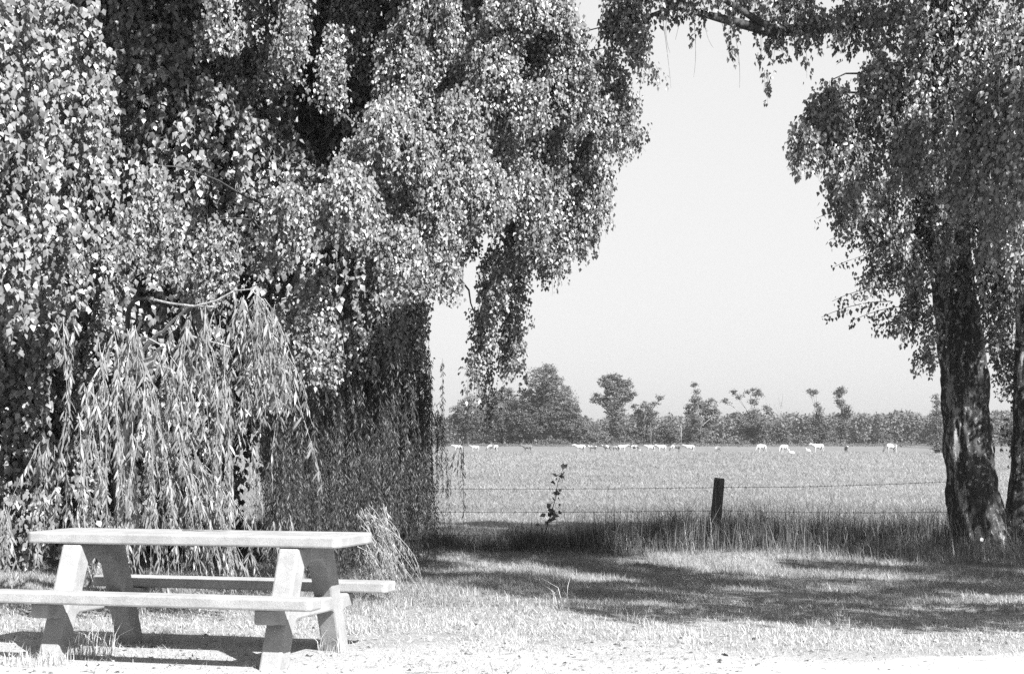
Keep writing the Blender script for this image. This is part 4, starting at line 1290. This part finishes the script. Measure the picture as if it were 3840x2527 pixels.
for i, (px, tp, hw) in enumerate([(1650, 1600, 50), (2075, 1640, 60), (2700, 1640, 60), (2760, 1650, 50), (3130, 1640, 40)]):
    far_tree('bush', ['scrubby bush at the far left of the meadow edge', 'low scrub at the foot of the dome-shaped tree', 'low scrub strip above the fence post', 'thin scrub below the sparse tree', 'short scrub at the foot of the columnar tree'][i],
             px, 324, tp, hw, [(0, .4, .8, .45), (-.6, .35, .5, .35), (.55, .35, .5, .35)], 'bushes at the far edge of the meadow')

# rough strip along the far edge
def strip():
    n = 26000
    px = rng.uniform(1500, 4200, n); d = rng.normal(318, 4, n)
    x = (px - W_PX / 2) / F_PX * d
    hh = (.22 + .5 * np.clip(value_noise(x, d * 0, .22, 41), 0, 2)) * np.abs(rng.normal(0, .6, n))
    P = np.stack([x, d, ground_z(x, d) + hh], -1)
    o = link('rough_growth', leaves_mesh('rough_growth', P, rng.uniform(.12, .3, n), rng.normal(0, 1, (n, 3)), rng.normal(0, .6, (n, 3)) + [.5, -.6, .6], rng.random(n), SIMPLE), M['far_leaf'])
    tag(o, 'low uneven strip of rough growth along the far edge of the meadow', 'scrub', kind='stuff')
strip()

# bare dead tree, pale stems, pole
def bare(name, label, px, d, top, n, spread, mat, cat='tree', r=.07):
    root = empty(name, (0, 0, 0))
    base = np.array(at(px, 1672, d)); H = at(px, top, d).z - base[2]
    tube('trunk', [base, base + [.1, 0, H * .5], base + [.0, 0, H]], [r, r * .7, r * .2], mat, root, 5)
    for i in range(n):
        p0 = base + [0, 0, H * rng.uniform(.35, .8)]; p1 = p0 + [rng.uniform(-1, 1) * spread, rng.normal(0, .5), H * rng.uniform(.12, .35)]
        tube('branch', bezier(p0, (p0 + p1) / 2 + [0, 0, -.1 * H], p1, 5), np.linspace(r * .45, .015, 5), mat, root, 4)
    tag(root, label, cat)
bare('dead_tree', 'leafless dead tree with thin twigs right of the sparse tree', 2930, 336, 1468, 14, 2.2, M['twig'])
bare('dead_tree', 'pale bare forked stems standing in front of the hedge', 2440, 322, 1585, 5, .7, M['twig'], 'tree', .07)
pole = tube('pole', [np.array(at(2555, 1682, 318)), np.array(at(2554, 1590, 318))], [.055, .045], M['twig'], None, 8)
tag(pole, 'thin pale upright pole in front of the hedge between two bushes', 'pole')

# distant wood: one mass
def wood():
    P, T = [], []
    for i in range(520):
        px = rng.uniform(1500, 4300); d = rng.uniform(440, 500)
        wob = value_noise(np.array([px * .01]), np.array([0.]), 1.0, 77)[0]
        tp = 1560 + 17 * wob + rng.normal(0, 6) + (d - 440) * .05
        x = at(px, 1600, d).x; ztop = at(px, tp, d).z
        r = rng.uniform(2.0, 3.6)
        n = 420
        q = unit(rng.normal(0, 1, (n, 3))) * (rng.random((n, 1)) ** .33)
        q[:, 2] = np.where(q[:, 2] < -.3, q[:, 2] * 2.4, q[:, 2])
        pp = np.array([x, d, ztop - r]) + q * [r, r, r] + rng.normal(0, .25, (n, 3))
        P.append(pp); T.append(np.full(n, np.clip(rng.normal(.5, .15), 0, 1)))
    P = np.vstack(P); n = len(P); P[:, 2] = np.maximum(P[:, 2], 1.1)
    T = np.concatenate(T)
    o = link('distant_wood', leaves_mesh('distant_wood', P, rng.uniform(.45, .95, n), rng.normal(0, 1, (n, 3)), rng.normal(0, .8, (n, 3)) + [.1, -.2, .5], T, SIMPLE), M['hazy_wood_leaf'])
    tag(o, 'long even line of distant woodland behind the hedge trees', 'wood', kind='stuff')
wood()

# ------------------------------------------------------------------ put each tree's Empty at its foot
for o in [q for q in COL.objects if q.type == 'EMPTY' and q.parent is None and q.location.length < 1e-6]:
    tr = [c for c in o.children if c.name.split('.')[0] in ('trunk', 'stem', 'post')]
    if not tr: continue
    co = tr[0].data.vertices
    lo = min(v.co.z for v in co)
    pts = [v.co for v in co if v.co.z < lo + .12]
    b = sum(pts, Vector()) / len(pts); b.z = max(0.0, b.z)
    o.location = b
    T = Matrix.Translation(-b)
    for c in o.children:
        c.matrix_local = T @ c.matrix_local

# ------------------------------------------------------------------ haze
m = bpy.data.materials.new('haze'); m.use_nodes = True
nt = m.node_tree; nt.nodes.clear()
out = nt.nodes.new('ShaderNodeOutputMaterial'); pv = nt.nodes.new('ShaderNodeVolumePrincipled')
pv.inputs['Density'].default_value = .00032; pv.inputs['Anisotropy'].default_value = .65; pv.inputs['Color'].default_value = (.95, .95, .95, 1)
nt.links.new(pv.outputs[0], out.inputs['Volume'])
bm = bmesh.new(); add_box(bm, -2600, 2600, -60, 2600, -1.2, 26)
hz = link('haze', bm_mesh('haze', bm), m); tag(hz, 'thin summer haze over the meadow', 'haze', kind='stuff')
